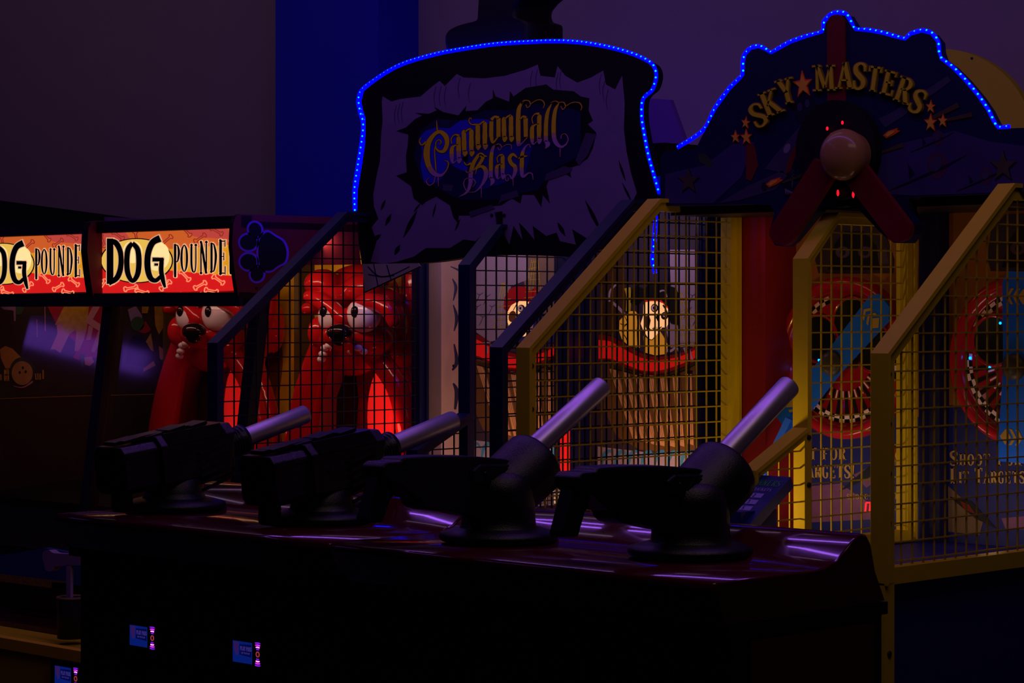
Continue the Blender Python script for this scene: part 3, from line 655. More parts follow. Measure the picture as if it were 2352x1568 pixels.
# printed sky: clouds, planes, wing
b = MB()
SKYV = mat('dusk_cloud_print', (.035, .022, .11), .5, noise=.3, scale=6); SKYG = mat('green_patch_print', (.03, .05, .03), .5, noise=.3)
WING = mat('aircraft_grey_print', (.040, .030, .085), .5, noise=.2); DK = mat('aircraft_dark_print', (.006, .006, .02), .5, noise=.2)
b.poly(z, [(120,1010),(350,960),(560,800),(640,830),(560,1030),(400,1180),(120,1180)], SKYV, .0008)
b.poly(z, [(1200,1000),(1500,830),(1800,760),(2000,820),(2300,860),(2300,1110),(1560,1135),(1300,1120)], SKYV, .0008)
b.poly(z, [(310,895),(350,890),(400,950),(380,975),(320,940)], SKYG, .0012)
b.poly(z, [(430,1180),(600,1080),(800,990),(830,1020),(760,1100),(560,1160)], WING, .0012)
b.poly(z, [(700,980),(760,900),(1000,620),(1130,560),(1160,640),(950,800),(880,920),(830,1010)], WING, .0012)
b.poly(z, [(870,610),(900,560),(960,560),(1000,600),(930,720),(880,700)], DK, .0016)
b.ell(z, 902, 620, 15, 24, WING, .0020); b.ell(z, 946, 600, 13, 24, WING, .0020)
b.poly(z, [(590,800),(640,850),(660,960),(620,1050),(590,1040)], M_redblade, .0014)
b.poly(z, [(800,1090),(860,950),(880,960),(850,1060),(890,1110),(820,1140)], DK, .0020)
for k in range(7): b.poly(z, [(815 + k * 9, 1095 + k * 4), (826 + k * 9, 1098 + k * 4), (820 + k * 9, 1130)], mat('shark_teeth_print', (.16, .12, .20), .5, noise=.1), .0026)
for k in range(6): b.poly(z, [(846 + k * 2, 970 + k * 18), (860, 985 + k * 18), (872 - k * 3, 1000 + k * 18)], MT['shark_teeth_print'], .0026)
b.ell(z, 828, 862, 18, 30, MT['shark_teeth_print'], .0020, rot=.4)
b.poly(z, [(830,940),(880,830),(895,850),(850,990),(820,1010)], M_redblade, .0022)
b.poly(z, [(1360,690),(1460,640),(1760,440),(1780,470),(1480,690),(1400,740)], WING, .0012)
for (cx, cy, s_) in ((1705, 800, .55), (1700, 960, 1.0), (1985, 1020, .6)):
    b.ell(z, cx, cy, 58 * s_, 80 * s_, mat('plane_ring_print', (.06, .012, .05), .5, noise=.2), .0012)
    b.poly(z, [(cx - 290 * s_, cy + 150 * s_), (cx + 170 * s_, cy - 60 * s_), (cx + 40 * s_, cy + 20 * s_), (cx - 200 * s_, cy + 120 * s_)], DK, .0018)
    b.poly(z, [(cx - 160 * s_, cy + 80 * s_), (cx - 170 * s_, cy - 10 * s_), (cx - 130 * s_, cy + 50 * s_)], DK, .0018)
    b.ell(z, cx - 8 * s_, cy - 10 * s_, 34 * s_, 46 * s_, WING, .0020, rot=.5)
for l in [[(1280,920,3),(1500,840,26)],[(1640,700,20),(1820,610,30)],[(1740,700,14),(1900,665,26)],[(800,1060,10),(1000,985,26)]]:
    b.ribbon(z, l, mat('tracer_trail_print', (.06, .040, .02), .6, noise=.2), .0030)
def fighter_star(cx, cy, r):
    b.star(z, cx + 4, cy + 6, r * 1.12, DK, .0018); b.star(z, cx, cy, r, mat('dull_star_print', (.06, .045, .03), .5, noise=.3), .0026)
fighter_star(255, 1050, 72); fighter_star(2082, 965, 88)
b.build('sky_print', sm_)
# gold stars and muzzle flames
b = MB(); zb = on('zb', 'v', 5.77)
OR = mat('orange_star_edge', (.75, .09, .012), .45, noise=.1); YS = mat('yellow_star_face', (.75, .36, .03), .45, noise=.15)
for cx, cy, r, ro in [(800,325,135,-.1),(228,705,62,.12),(126,848,64,-.05),(234,850,80,-.05),(2078,545,66,.05),(2078,705,90,.02),(2200,685,68,.05)]:
    b.star(zb, cx, cy, r * 1.08, OR, .004, ro, .72); b.star(zb, cx - 2, cy + 4, r * .84, YS, .006, ro, .72); b.build('star', sm_); b = MB()
for (x0, y0) in ((705, 1080), (1385, 795)):
    b.poly(z, [(x0, y0 - 10), (x0 + 30, y0 - 35), (x0 + 85, y0 - 52), (x0 + 80, y0 - 40), (x0 + 100, y0 - 36), (x0 + 60, y0 - 10), (x0 + 20, y0 + 8)], OR, .004)
    b.poly(z, [(x0 + 12, y0 - 10), (x0 + 34, y0 - 30), (x0 + 72, y0 - 38), (x0 + 60, y0 - 22), (x0 + 25, y0)], YS, .0052)
    b.ell(z, x0 - 10, y0 + 2, 16, 22, DK, .003); b.build('muzzle_flame', sm_); b = MB()
# arched name
b = MB()
LET = [('S', (402,742), (-102,-222), 165), ('K', (520,622), (-92,-232), 190), ('Y', (663,512), (-66,-242), 172), ('M', (1015,386), (-8,-256), 205),
       ('A', (1216,366), (0,-262), 170), ('S', (1352,376), (26,-272), 145), ('T', (1494,392), (36,-250), 142), ('E', (1632,428), (58,-238), 150), ('R', (1770,500), (84,-240), 165), ('S', (1895,604), (104,-222), 155)]
for ch, ba, up, wd in LET:
    glyph(b, zb, ch, ba, up, wd, M_goldd, .010, grow=12, th=.010, fat=1.0)
    glyph(b, zb, ch, ba, up, wd, M_gold, .014, th=.006, fat=.88)
    b.build('letter', sm_); b = MB()
rope('rope_light', [z(x, y, -.010) for x, y in outward([(200,862)] + stop[5:43], 9)], sk)
# propeller
zc = on('zc', 'v', 5.70)
b = MB(); b.ell(on('c3', 'v', 5.735), 1110, 870, 232, 290, M_blk2, 0, .03, n=48); b.build('engine_cowl', sk)
for (a, c, wd) in (((1115, 800), (1112, 135), 104), ((1050, 960), (800, 1350), 150), ((1190, 960), (1470, 1330), 150)):
    up_ = c[1] < a[1]; zz = on('c3', 'v', 5.764 if up_ else 5.70); b = MB()
    dx, dy = c[0] - a[0], c[1] - a[1]; l = math.hypot(dx, dy); nx, ny = -dy / l, dx / l; an = math.atan2(dy, dx)
    pts = [(a[0] + nx * wd / 2, a[1] + ny * wd / 2)] + [(c[0] + math.cos(an + math.pi / 2 - math.pi * k / 12) * wd / 2, c[1] + math.sin(an + math.pi / 2 - math.pi * k / 12) * wd / 2) for k in range(13)] + [(a[0] - nx * wd / 2, a[1] - ny * wd / 2)]
    b.prism([zz(x, y, 0) for x, y in pts], (0, .006 if up_ else .02, 0), M_redblade); b.build('propeller_blade', sk)
p0 = pv(1937, 352, 5.66)
b = MB(); b.lathe((p0.x - .018, 5.70, p0.z - .002), (0, -1, 0), [(-.03, .066), (0, .073), (.015, .076), (.03, .073), (.045, .064), (.058, .046), (.064, .022), (.066, .0)], mat('cream_spinner_paint', (.32, .16, .055), .26, noise=.12, scale=14, coat=.2), 48)
sp = b.build('spinner', sk)
zz = on('c3', 'v', 5.735)
for x, y, rr in ((1150,712,7),(1062,746,5),(1124,1120,9),(1213,1130,8)):
    b = MB(); b.ball(zz(x, y, .012), (.004, .004, .006 if rr < 8 else .010), mat('red_pilot_lamp', (.3, 0, 0), .3, em=(1, .01, .03), es=1.0), 10); b.build('pilot_lamp', sk)

# lanes with target wheels
def wheel(cu, blade_ang, hub_du, leds):
    BV = 6.30; cz = 1.343; c = Vector((cu, BV, cz)); R = .262
    b = MB(); b.lathe(c, (0, -1, 0), [(0, R), (.035, R), (.05, R - .012), (.05, R - .03), (.03, R - .044), (.02, R - .046), (.02, 0)], mat('glossy_red_bezel', (.42, .010, .020), .2, noise=.05, coat=.4), 56)
    w_ = b.build('target_wheel', sk)
    b = MB(); yf = BV - .021
    def ring(r0, r1, a0, a1, m, y=yf):
        b.prism([(cu + r0 * math.sin(a0), y, cz + r0 * math.cos(a0)), (cu + r1 * math.sin(a0), y, cz + r1 * math.cos(a0)),
                 (cu + r1 * math.sin(a1), y, cz + r1 * math.cos(a1)), (cu + r0 * math.sin(a1), y, cz + r0 * math.cos(a1))], (0, .001, 0), m)
    n = 60
    for k in range(n):
        a0, a1 = 2 * math.pi * k / n, 2 * math.pi * (k + 1) / n
        deg = math.degrees((a0 + a1) / 2)
        if 85 < deg < 275 or 300 < deg < 345:
            ring(.186, .198, a0, a1, M_checkw if k % 2 else M_blk2, yf - .001); ring(.198, .210, a0, a1, M_blk2 if k % 2 else M_checkw, yf - .001)
            if 95 < deg < 265:
                if k % 2: ring(.108, .184, a0 + .012, a1 - .012, M_blk2, yf - .001)
                else: ring(.108, .135, a0 + .03, a1 - .03, M_checkw, yf - .001)
    for an, rr in ((-60, .072), (15, .072), (75, .072)):
        a = math.radians(an); cc = (cu + .122 * math.sin(a), yf - .002, cz + .122 * math.cos(a))
        b.lathe(cc, (0, -1, 0), [(0, 0), (0, rr), ], M_blk2, 28); b.lathe(cc, (0, -1, 0), [(0, rr), (.006, rr + .003), (.006, rr + .008), (0, rr + .010)], MT['glossy_red_bezel'], 28)
    b.build('wheel_print', w_)
    # paddle
    hc = Vector((cu + hub_du, 6.16, 1.328)); b = MB(); an = math.radians(blade_ang); d = Vector((math.sin(an), 0, math.cos(an))); s_ = Vector((d.z, 0, -d.x))
    L = .285; wl = .052
    P = [hc + d * (-L) + s_ * -wl, hc + d * (-L) + s_ * wl, hc + s_ * .040, hc + d * (L - .03) + s_ * wl, hc + d * L + s_ * wl * .5, hc + d * L - s_ * wl * .6, hc + d * (L - .03) - s_ * wl, hc - s_ * .040]
    b.prism(P, (0, .014, 0), M_blue); pd = b.build('paddle', w_)
    b = MB(); b.lathe(hc, (0, -1, 0), [(-.12, .02), (-.01, .02), (.0, .040), (.012, .038), (.02, .02), (.022, 0)], mat('hub_grey_rubber', (.05, .042, .035), .4, noise=.2), 32); b.build('hub', w_)
    b = MB(); m_ar = mat('mustard_arrow', (.42, .27, .05), .5, noise=.05)
    for sg in (1, -1):
        o = hc + d * sg * (L - .075) + Vector((0, -.001, 0))
        T = lambda x, y: o + s_ * x * sg + d * y * sg
        for k, dx in enumerate((-.036, -.014)):
            b.prism([T(dx, 0), T(dx + .016, .024), T(dx + .026, .024), T(dx + .010, 0), T(dx + .026, -.024), T(dx + .016, -.024)], (0, .001, 0), m_ar)
        b.prism([T(.004, 0), T(.024, .024), T(.044, 0), T(.024, -.024)], (0, .001, 0), m_ar)
        b.build('arrow_print', w_); b = MB()
    b = MB()
    for (an, rr) in leds:
        a = math.radians(an); b.ball((cu + rr * math.sin(a), yf - .006, cz + rr * math.cos(a)), .0042, M_led, 10); b.build('led_dot', w_); b = MB()
    return w_
b = MB(); b.box((SU0 + .14, 6.30, .76), (-4.44, 6.34, 1.80), M_orange); b.box((SU0 + .14, 6.299, .76), (-4.44, 6.30, 1.16), M_cabblue)
bA = b.build('backboard', sk)
b = MB(); b.box((-4.371, 6.30, .76), (SU1, 6.34, 1.80), M_orange); b.box((-4.371, 6.299, .76), (SU1, 6.30, 1.20), M_cabblue)
bB = b.build('backboard', sk)
wheel(-4.76, 46, .04, [(-100, .20), (-75, .17), (-95, .10), (-112, .075)])
wheel(-4.085, 2, .045, [(-35, .14), (-88, .19), (-100, .12), (-130, .075), (-80, .235)])
# pilot face print above lane wheels
for du, bd in ((0, bA), (.665, bB)):
    b = MB(); z6 = on('c6', 'v', 6.298, du)
    b.poly(z6, [(520,480),(540,330),(620,230),(860,220),(960,330),(1010,480),(1000,560),(540,560)], mat('pilot_grey_print', (.035, .025, .05), .6, noise=.2), .001)
    b.poly(z6, [(600,540),(640,380),(700,300),(820,300),(900,390),(920,540)], M_blk2, .002)
    for x in (690, 830): b.ell(z6, x, 430, 44, 36, mat('goggle_print', (.07, .045, .09), .5, noise=.2), .003); b.ell(z6, x, 430, 18, 20, DK, .004)
    b.poly(z6, [(900,440),(960,400),(980,500),(900,510)], MT['goggle_print'], .0016)
    b.build('pilot_print', bd)
# lane texts
b = MB(); z7 = on('p', 'v', 6.298); TG = mat('tan_caption', (.42, .27, .08), .5, noise=.1)
text(b, z7, 'SHOOT FOR', 1782, 1056, 28, 19, TG, .002, serif=True); text(b, z7, 'LIT TARGETS!', 1784, 1098, 30, 17, TG, .002)
text(b, z7, 'SCORE MULTIPLIER', 1944, 1146, 12, 10, TG, .002, serif=False)
b.poly(z7, [(1960,1090),(2060,1040),(2075,1060),(1990,1120)], mat('plane_rose_print', (.16, .06, .16), .5, noise=.3), .001)
b.poly(z7, [(1925,1130),(1990,1075),(2070,1010),(2075,1025),(2010,1090)], DK, .0016)
b.poly(z7, [(1820,1120),(1930,1110),(2050,1190),(1850,1200)], MT['plane_rose_print'], .0006)
b.ell(z7, 2066, 1046, 10, 12, M_gold, .003); b.ell(z7, 2060, 1040, 16, 14, M_red, .002)
b.build('caption_print', bA)
b = MB()
text(b, z7, 'Shoot For', 2179, 1069, 34, 23, TG, .002, caps=.8, slope=0); text(b, z7, 'Lit Targets', 2180, 1110, 36, 21, TG, .002, caps=.78)
b.poly(z7, [(2172,1110),(2260,1190),(2250,1228),(2172,1220)], mat('warm_grey_print', (.14, .09, .06), .6, noise=.3), .001)
b.poly(z7, [(2300,1190),(2352,1185),(2352,1215),(2310,1215)], MT['plane_rose_print'], .001)
b.poly(z7, [(2180,1140),(2230,1150),(2290,1215),(2240,1190)], DK, .0016); b.poly(z7, [(2205,1150),(2225,1158),(2240,1180),(2215,1170)], M_redblade, .0022)
b.build('caption_print', bB)
b = MB(); b.box((-4.50, 6.285, .905), (-4.40, 6.297, .98), M_blk2); sd_ = b.build('score_display', sk); b = MB()
zs = on('p', 'v', 6.284)
for q in [[(1989,1154,4),(1987,1177,4)],[(1999,1154,4),(1997,1177,4)],[(1989,1154,4),(1999,1154,4)]]: b.ribbon(zs, q, M_redled, .001)
lab(b.build('digit', sd_), 'glowing red digit')
# pillars
b = MB(); b.box((SU0 + .005, 6.14, .77), (SU0 + .145, 6.30, 1.80), M_red); lab(b.build('pillar', sk), 'dark red pillar beside the left wheel')
b = MB(); b.box((-4.45, 6.25, .77), (-4.372, 6.30, 1.80), M_night); lab(b.build('pillar', sk), 'navy pillar between the two wheels')
BOL = [(5.16, 1.33), (5.16, 1.20), (5.16, 1.07), (5.16, .94), (5.16, .60)]
guard(sk, -5.10, PROF, M_yelframe, M_yelwire, .040, bolts=BOL)
guard(sk, -4.46, PROFM, M_yelframe, M_yelwire, .034, extra=5.66, foot=False, bolts=[(5.68, 1.12), (5.68, .98)])
guard(sk, -3.79, PROF, M_yelframe, M_yelwire, .044, bolts=BOL, wire=.0040)
# violet back panel and yellow disc behind the sign
z = on('p', 'v', 6.30); b = MB(); b.poly(z, [(1478,225),(1538,229),(1580,345),(1600,460),(1470,460)], M_plaque, 0, .02); lab(b.build('back_panel', cb), 'violet panel behind the sign')
z = on('p', 'v', 6.97); b = MB(); b.ell(z, 2160, 330, 215, 218, M_yeldisc, 0, .03, n=60); b.ell(z, 2232, 134, 3, 3, M_screw, .001); lab(b.build('back_disc', sk), 'dull yellow disc rising behind the sign')
# sloped ticket chart between the lanes
b = MB(); A = [Vector((-4.47, 5.22, .86)), Vector((-4.33, 5.22, .86)), Vector((-4.33, 5.46, 1.02)), Vector((-4.47, 5.46, 1.02))]
b.prism(A, (0, .012, -.03), mat('navy_chart_box', (.015, .02, .16), .35, noise=.1)); b.box((-4.45, 5.26, .77), (-4.35, 5.42, .93), M_cabblue)
tc_ = b.build('ticket_chart', sk)
b = MB(); ex = (A[1] - A[0]).normalized(); ey = (A[3] - A[0]).normalized(); nn = ex.cross(ey)
def flat(o, sc):
    def f(x, y, off=0): return o + ex * x * sc - ey * y * sc + nn * off
    f.n = nn; return f
fc = flat(A[3], 1.0)
for k in range(6): b.poly(fc, [(.04, .085 + k * .03), (.10, .085 + k * .03), (.10, .105 + k * .03), (.04, .105 + k * .03)], mat('chart_row_print', (.30, .24, .62), .5, noise=.05), .0012)
for k, ch in enumerate('23552'): glyph(b, fc, ch, (.07, .102 + k * .03), (0, -.014), .012, M_blk2, .002, serif=False)
text(b, fc, 'WINNERS', .018, .05, .028, .017, mat('green_caption', (.03, .22, .10), .5, noise=.1), .0014, serif=True)
text(b, fc, 'TICKETS', .05, .073, .012, .010, MT['chart_row_print'], .0014, serif=False)
b.build('chart_print', tc_)
# loose sloping blue support behind the barrel
b = MB(); b.bar((-4.98, 6.05, .86), (-4.86, 6.12, 1.15), .05, .02, M_blue); b.build('lane_ramp_rail', sk)

# ================================================================ DOG MACHINES (two alike, side by side)
DU1, DU0 = -7.0, -7.933
dg = thing('arcade_machine', 'red arcade machine with glowing sign and paw print on its side, nearer of two', 'arcade machine', (-7.47, 6.0, 0), 'dog arcade machines')
b = MB()
b.box((DU0, 4.95, 0), (DU1, 6.95, .28), M_yelframe)
b.prism([(DU1, 5.45, .28), (DU1, 6.9, .28), (DU1, 6.9, .80), (DU1, 5.62, .72), (DU1, 5.45, .55)], (DU0 - DU1, 0, 0), M_black)
b.box((DU0, 6.80, .8), (DU1, 6.9, 1.84), M_black)
b.box((DU0, 5.60, 1.515), (DU1, 5.70, 1.56), M_black)
b.box((DU0, 5.60, 1.80), (DU1, 6.85, 1.825), M_black)
b.build('cabinet', dg)
b = MB(); b.box((DU0, 4.93, .26), (DU1, 4.97, .30), M_yel); b.box((DU0, 5.2, .282), (DU1, 5.44, .30), M_lacq); b.build('front_rim', dg)
# end panels of the sign box
oc1 = [(1700,300),(1730,288),(2195,302),(2570,310),(2600,650),(2060,655),(2030,800),(1995,870),(1960,898),(1755,903),(1715,870),(1690,700),(1672,520),(1680,350)]
z1 = on('c1', 'u', -7.0)
for uu, nm in ((-7.0, 'right'), (-7.912, 'left')):
    P = [z1(x, y) for x, y in oc1]; b = MB()
    b.prism([(uu, p.y, p.z) for p in P], (-.022, 0, 0), mat('red_end_panel', (.13, .010, .012), .5, noise=.15), M_black)
    sp_ = b.build('side_panel', dg)
    if nm == 'right':
        b = MB()
        toes = [(1838,400,44,52,-.3),(1790,490,60,55,0),(1790,630,58,56,0),(1852,718,45,52,.2)]
        pad = cat([(1862,560),(1872,470),(1925,418),(1985,450),(2040,488),(2064,560),(2050,630),(2000,660),(1955,692),(1900,688),(1870,640),(1862,560)], 4)[:-1]
        cx = sum(p[0] for p in pad) / len(pad); cy = sum(p[1] for p in pad) / len(pad)
        for x, y, a, c, r in toes: b.ell(z1, x, y, a + 16, c + 16, M_purple, .001, rot=r)
        b.poly(z1, [(cx + (x - cx) * 1.16, cy + (y - cy) * 1.12) for x, y in pad], M_purple, .001)
        for x, y, a, c, r in toes: b.ell(z1, x, y, a, c, M_blk2, .002, rot=r)
        b.poly(z1, pad, M_blk2, .002); b.ell(z1, 1915, 358, 10, 10, M_screw, .002); b.ell(z1, 1850, 820, 10, 10, M_screw, .002)
        b.build('paw_print', sp_)
# lit sign
zsg = on('c1', 'v', 5.62)
def em(name, col, st): return mat(name, tuple(c * .6 for c in col), .5, em=col, es=st)
E_red = em('lit_red', (.80, .012, .012), .82); E_or = em('lit_orange', (.95, .17, .03), .62); E_pink = em('lit_rose', (.80, .09, .07), .62)
E_yel = em('lit_yellow', (1.0, .42, .015), .68); E_cr = em('lit_cream', (1.0, .62, .10), .80); E_hot = em('lit_hot_cream', (1.0, .78, .33), .98); E_br = em('lit_bone_line', (.55, .05, .03), .5); E_pl = em('lit_pale_line', (1.0, .30, .14), .9)
b = MB(); b.poly(zsg, [(712,418),(1765,368),(1765,835),(712,858)], E_red, 0, .03)
sg = b.build('sign_panel', dg)
b = MB()
b.poly(zsg, [(716,420),(1765,366),(1765,560),(1220,660),(716,560)], E_or, .001)
b.poly(zsg, [(716,420),(900,412),(960,500),(716,520)], E_pink, .0014)
b.poly(zsg, [(1320,395),(1640,378),(1660,470),(1400,450)], E_pink, .0014)
b.poly(zsg, [(1200,540),(1765,500),(1765,740),(1200,690)], E_yel, .0016)
bones = [(850,440,.6,0),(1200,475,-.7,0),(1340,410,.8,0),(1440,460,-.6,0),(1560,410,.5,0),(980,455,1.4,0),(740,480,1.2,0),(1330,730,.8,1),(1440,800,-.5,1),(1570,760,.6,1),(940,820,-.2,1),(1190,800,-.7,1),(1020,845,.3,1),(735,800,-1,1),(1520,840,.2,1)]
for x, y, a, lo in bones:
    m = E_pl if lo else E_br; c_, s_ = math.cos(a), math.sin(a); T = lambda u, v: (x + u * c_ - v * s_, y + u * s_ + v * c_)
    o = [(-34,-8),(-46,-20),(-60,-14),(-62,0),(-60,14),(-46,20),(-34,8),(34,8),(46,20),(60,14),(62,0),(60,-14),(46,-20),(34,-8),(-34,-8)]
    pts = [(*T(u * .8, v * .9), 6.5) for u, v in o]; b.ribbon(zsg, pts, m, .0022)
b.ell(zsg, 984, 622, 262, 162, M_blk2, .0026, n=48); b.ell(zsg, 984, 622, 253, 155, E_cr, .0032, n=48)
b.ell(zsg, 1130, 590, 90, 105, E_hot, .0036, n=40); b.ell(zsg, 955, 560, 70, 80, E_hot, .0036, n=40)
DOG = [[(792,462,46),(792,790,46)],[(775,486,40),(830,492,40),(866,560,36),(870,660,38),(842,745,38),(782,784,36)],
       [(953,497,30),(922,540,36),(912,630,38),(922,720,36),(955,768,30),(990,720,36),(1000,630,38),(990,540,36),(953,497,30)],
       [(1152,462,50),(1098,492,44),(1066,570,42),(1062,670,42),(1082,745,38),(1120,765,30),(1158,735,26)],[(1098,614,28),(1176,614,28)],[(1165,604,30),(1160,690,32),(1172,760,30),(1188,815,14)],[(1112,650,16),(1138,650,16)]]
E_wl = em('lit_letter_rim', (1.0, .62, .36), .62)
for st in DOG: b.ribbon(zsg, st, E_wl, .0042, grow=12)
for st in DOG: b.ribbon(zsg, st, M_blk2, .0052)
LT = [('P', 1272, 738, 236, 58), ('O', 1326, 706, 205, 62), ('U', 1394, 706, 200, 60), ('N', 1466, 716, 232, 64), ('D', 1536, 706, 214, 60), ('E', 1600, 722, 250, 60), ('R', 1676, 716, 240, 62)]
for ch, x, y, h, wd in LT:
    for gr, m, ly in ((10, E_wl, .0042), (0, M_blk2, .0052)):
        glyph(b, zsg, ch, (x, y), (0, -h), wd, m, ly, grow=gr, serif=False, fat=.42)
        for (sx, sy) in SER.get(ch, []):
            b.ell(zsg, x + sx * wd, y - (h * .98 if sy else h * .02), 9 + gr / 2, 10 + gr / 2, m, ly, n=12)
b.build('sign_print', sg)
# sign frame bars
b = MB(); P = [zsg(x, y) for x, y in ((700,418),(1765,362),(1765,835),(712,858))]
b.box((DU0, 5.59, P[0].z - .004), (DU1, 5.64, P[0].z + .040), M_black); b.box((DU0, 5.58, P[3].z - .052), (DU1, 5.64, P[3].z), M_black); b.build('sign_frame', dg)
# sloping corner post
b = MB(); p_, q_ = pu(601, 684, -7.02), pu(552, 1115, -7.02); q_ = q_ + (q_ - p_) * .25
b.bar(p_ + Vector((0, 0, .03)), q_, .045, .06, M_black, up=(1, 0, 0)); b.build('corner_post', dg)
# glass
b = MB(); P = [Vector((DU1 - .03, p_.y + .01, p_.z)), Vector((DU0 + .02, p_.y + .01, p_.z)), Vector((DU0 + .02, q_.y + .01, q_.z)), Vector((DU1 - .03, q_.y + .01, q_.z))]
b.prism(P, (0, .004, 0), glass_mat('front_window', .07)); b.build('window_pane', dg)
# backboard with yellow print
b = MB(); b.box((DU0, 6.76, .78), (DU1, 6.80, 1.80), M_yel); bb = b.build('backboard', dg)
b = MB(); zk = on('c4', 'v', 6.759)
BRN = mat('brown_halo_print', (.30, .10, .015), .6, noise=.1); OLV = mat('olive_band_print', (.09, .065, .02), .6, noise=.1); YG = M_yel
def wob(x0, x1, m, lay, amp=18, ph=0.0):
    L = [(x0 + amp * math.sin(y / 150 + ph), y) for y in range(90, 1500, 50)]; Rr = [(x1 + amp * math.sin(y / 120 + ph + 1), y) for y in range(90, 1500, 50)]
    b.poly(zk, L + Rr[::-1], m, lay)
wob(1640, 1760, BRN, .001); b.build('halo_print', bb); b = MB(); zk = on('c4', 'v', 6.759, .933); wob(480, 640, BRN, .001, 26)
if False: b.poly(zk, [(790,90),(850,90),(890,500),(890,1000),(760,1160),(700,1140),(790,960)], OLV, .001)
if False: b.poly(zk, [(770,90),(860,90),(860,330),(820,300),(790,160)], mat('orange_halo_print', (.6, .2, .02), .5, noise=.1), .0008)
b.build('halo_print', bb)
b = MB(); b.box((DU0 + .001, 6.62, .78), (DU0 + .03, 6.71, 1.80), OLV); lab(b.build('lane_divider', dg), 'olive divider post between the dogs')
# the moulded bulldog
K = .306 / FPX
def D(x, y, v): return pv(440 + x * .3061, 580 + y * .3061, v)
b = MB(); E = lambda x, y, v, r: b.ball(D(x, y, v), r, M_dogred, 20)
E(1270, 300, 6.56, (.19, .13, .12)); E(1250, 480, 6.53, (.15, .13, .13))
E(985, 235, 6.40, (.085, .075, .062)); E(1080, 330, 6.38, (.07, .06, .05)); E(1290, 270, 6.44, (.105, .07, .062)); E(1420, 360, 6.50, (.10, .08, .06))
E(900, 420, 6.40, (.045, .05, .03)); E(970, 600, 6.36, (.05, .06, .07)); E(1350, 640, 6.42, (.10, .09, .07)); E(1130, 620, 6.34, (.085, .08, .065)); E(1480, 540, 6.52, (.09, .08, .12))
E(1680, 300, 6.62, (.055, .05, .14)); E(1720, 560, 6.66, (.05, .05, .12)); E(1560, 700, 6.60, (.07, .06, .12))
def limb(pts, v, rr):
    q = cat([(x, y, r) for (x, y), r in zip(pts, rr)], 4)
    for x, y, r in q: b.ball(D(x, y, v), (r, r * .9, r), M_dogred, 14)
limb([(990,700),(930,860),(880,1050),(840,1250),(810,1480),(800,1750)], 6.42, [.060, .062, .068, .072, .076, .08])
limb([(1300,690),(1430,830),(1540,1000),(1600,1200),(1640,1450),(1660,1750)], 6.46, [.055, .050, .050, .052, .056, .06])
limb([(880,330),(960,360),(1060,430),(1130,500)], 6.30, [.030,.036,.036,.030])
limb([(1190,470),(1260,400),(1360,370),(1470,420),(1520,520)], 6.34, [.030,.036,.038,.038,.03])
limb([(1560,860),(1640,1100),(1690,1350),(1700,1700)], 6.60, [.05, .05, .055, .06])
for x, y in ((1200, 800), (1150, 720)): E(x, y, 6.50, (.13, .08, .07))
dog = b.build('bulldog_figure', dg)
md = dog.modifiers.new('remesh', 'REMESH'); md.mode = 'VOXEL'; md.voxel_size = .011; md.use_smooth_shade = True
sm2 = dog.modifiers.new('smooth', 'SMOOTH'); sm2.factor = .6; sm2.iterations = 5
lab(dog, 'glossy red moulded bulldog with bulging eyes')
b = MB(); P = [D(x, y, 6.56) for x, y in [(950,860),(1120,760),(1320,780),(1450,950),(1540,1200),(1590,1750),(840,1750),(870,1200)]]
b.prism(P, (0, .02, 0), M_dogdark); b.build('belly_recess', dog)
b = MB(); P = [D(x, y, 6.50) for x, y in [(1090,1080),(1150,920),(1170,1100),(1150,1400),(1150,1750),(1085,1750),(1085,1300)]]
b.prism(P, (0, .06, 0), M_black); b.build('belly_slot', dog)
b = MB(); c_ = D(1425, 1240, 6.53); b.ball(c_, (.080, .03, .20), mat('glowing_red_belly', (.8, .02, .015), .4, em=(1.0, .015, .012), es=.55), 24); lab(b.build('belly_lamp', dog), 'glowing red oval lamp in the belly')
for (x, y, v, r, px_, py_) in ((1050, 480, 6.31, (.066, .045, .064), 990, 440), (1290, 470, 6.35, (.086, .055, .070), 1225, 445)):
    b = MB(); b.ball(D(x, y, v), r, M_eye, 24); ey_ = b.build('eye', dog)
    b = MB(); c_ = D(px_, py_, v - r[1] * .92); b.ball(c_, (.020, .014, .024), M_pupil, 16)
    b.build('pupil', ey_) if False else b.build('pupil', dog)
b = MB(); b.ball(D(1110, 600, 6.25), (.062, .045, .036), M_pupil, 24); b.ball(D(1110, 640, 6.255), (.035, .035, .032), M_pupil, 20); b.build('nose', dog)
b = MB()
for x, y, v in ((1000, 715, 6.30), (1030, 700, 6.29), (985, 760, 6.30), (975, 800, 6.31), (1250, 715, 6.34), (1290, 740, 6.36)):
    b.ball(D(x, y, v), (.022, .016, .014), M_eye, 12); b.build('tooth', dog); b = MB()
# second machine
d2 = copy_tree(dg); d2.location.x -= .933
ORG[d2.name] = Vector(d2.location)
d2['label'] = 'red arcade machine with a glowing sign cut off by the left edge of the photo'
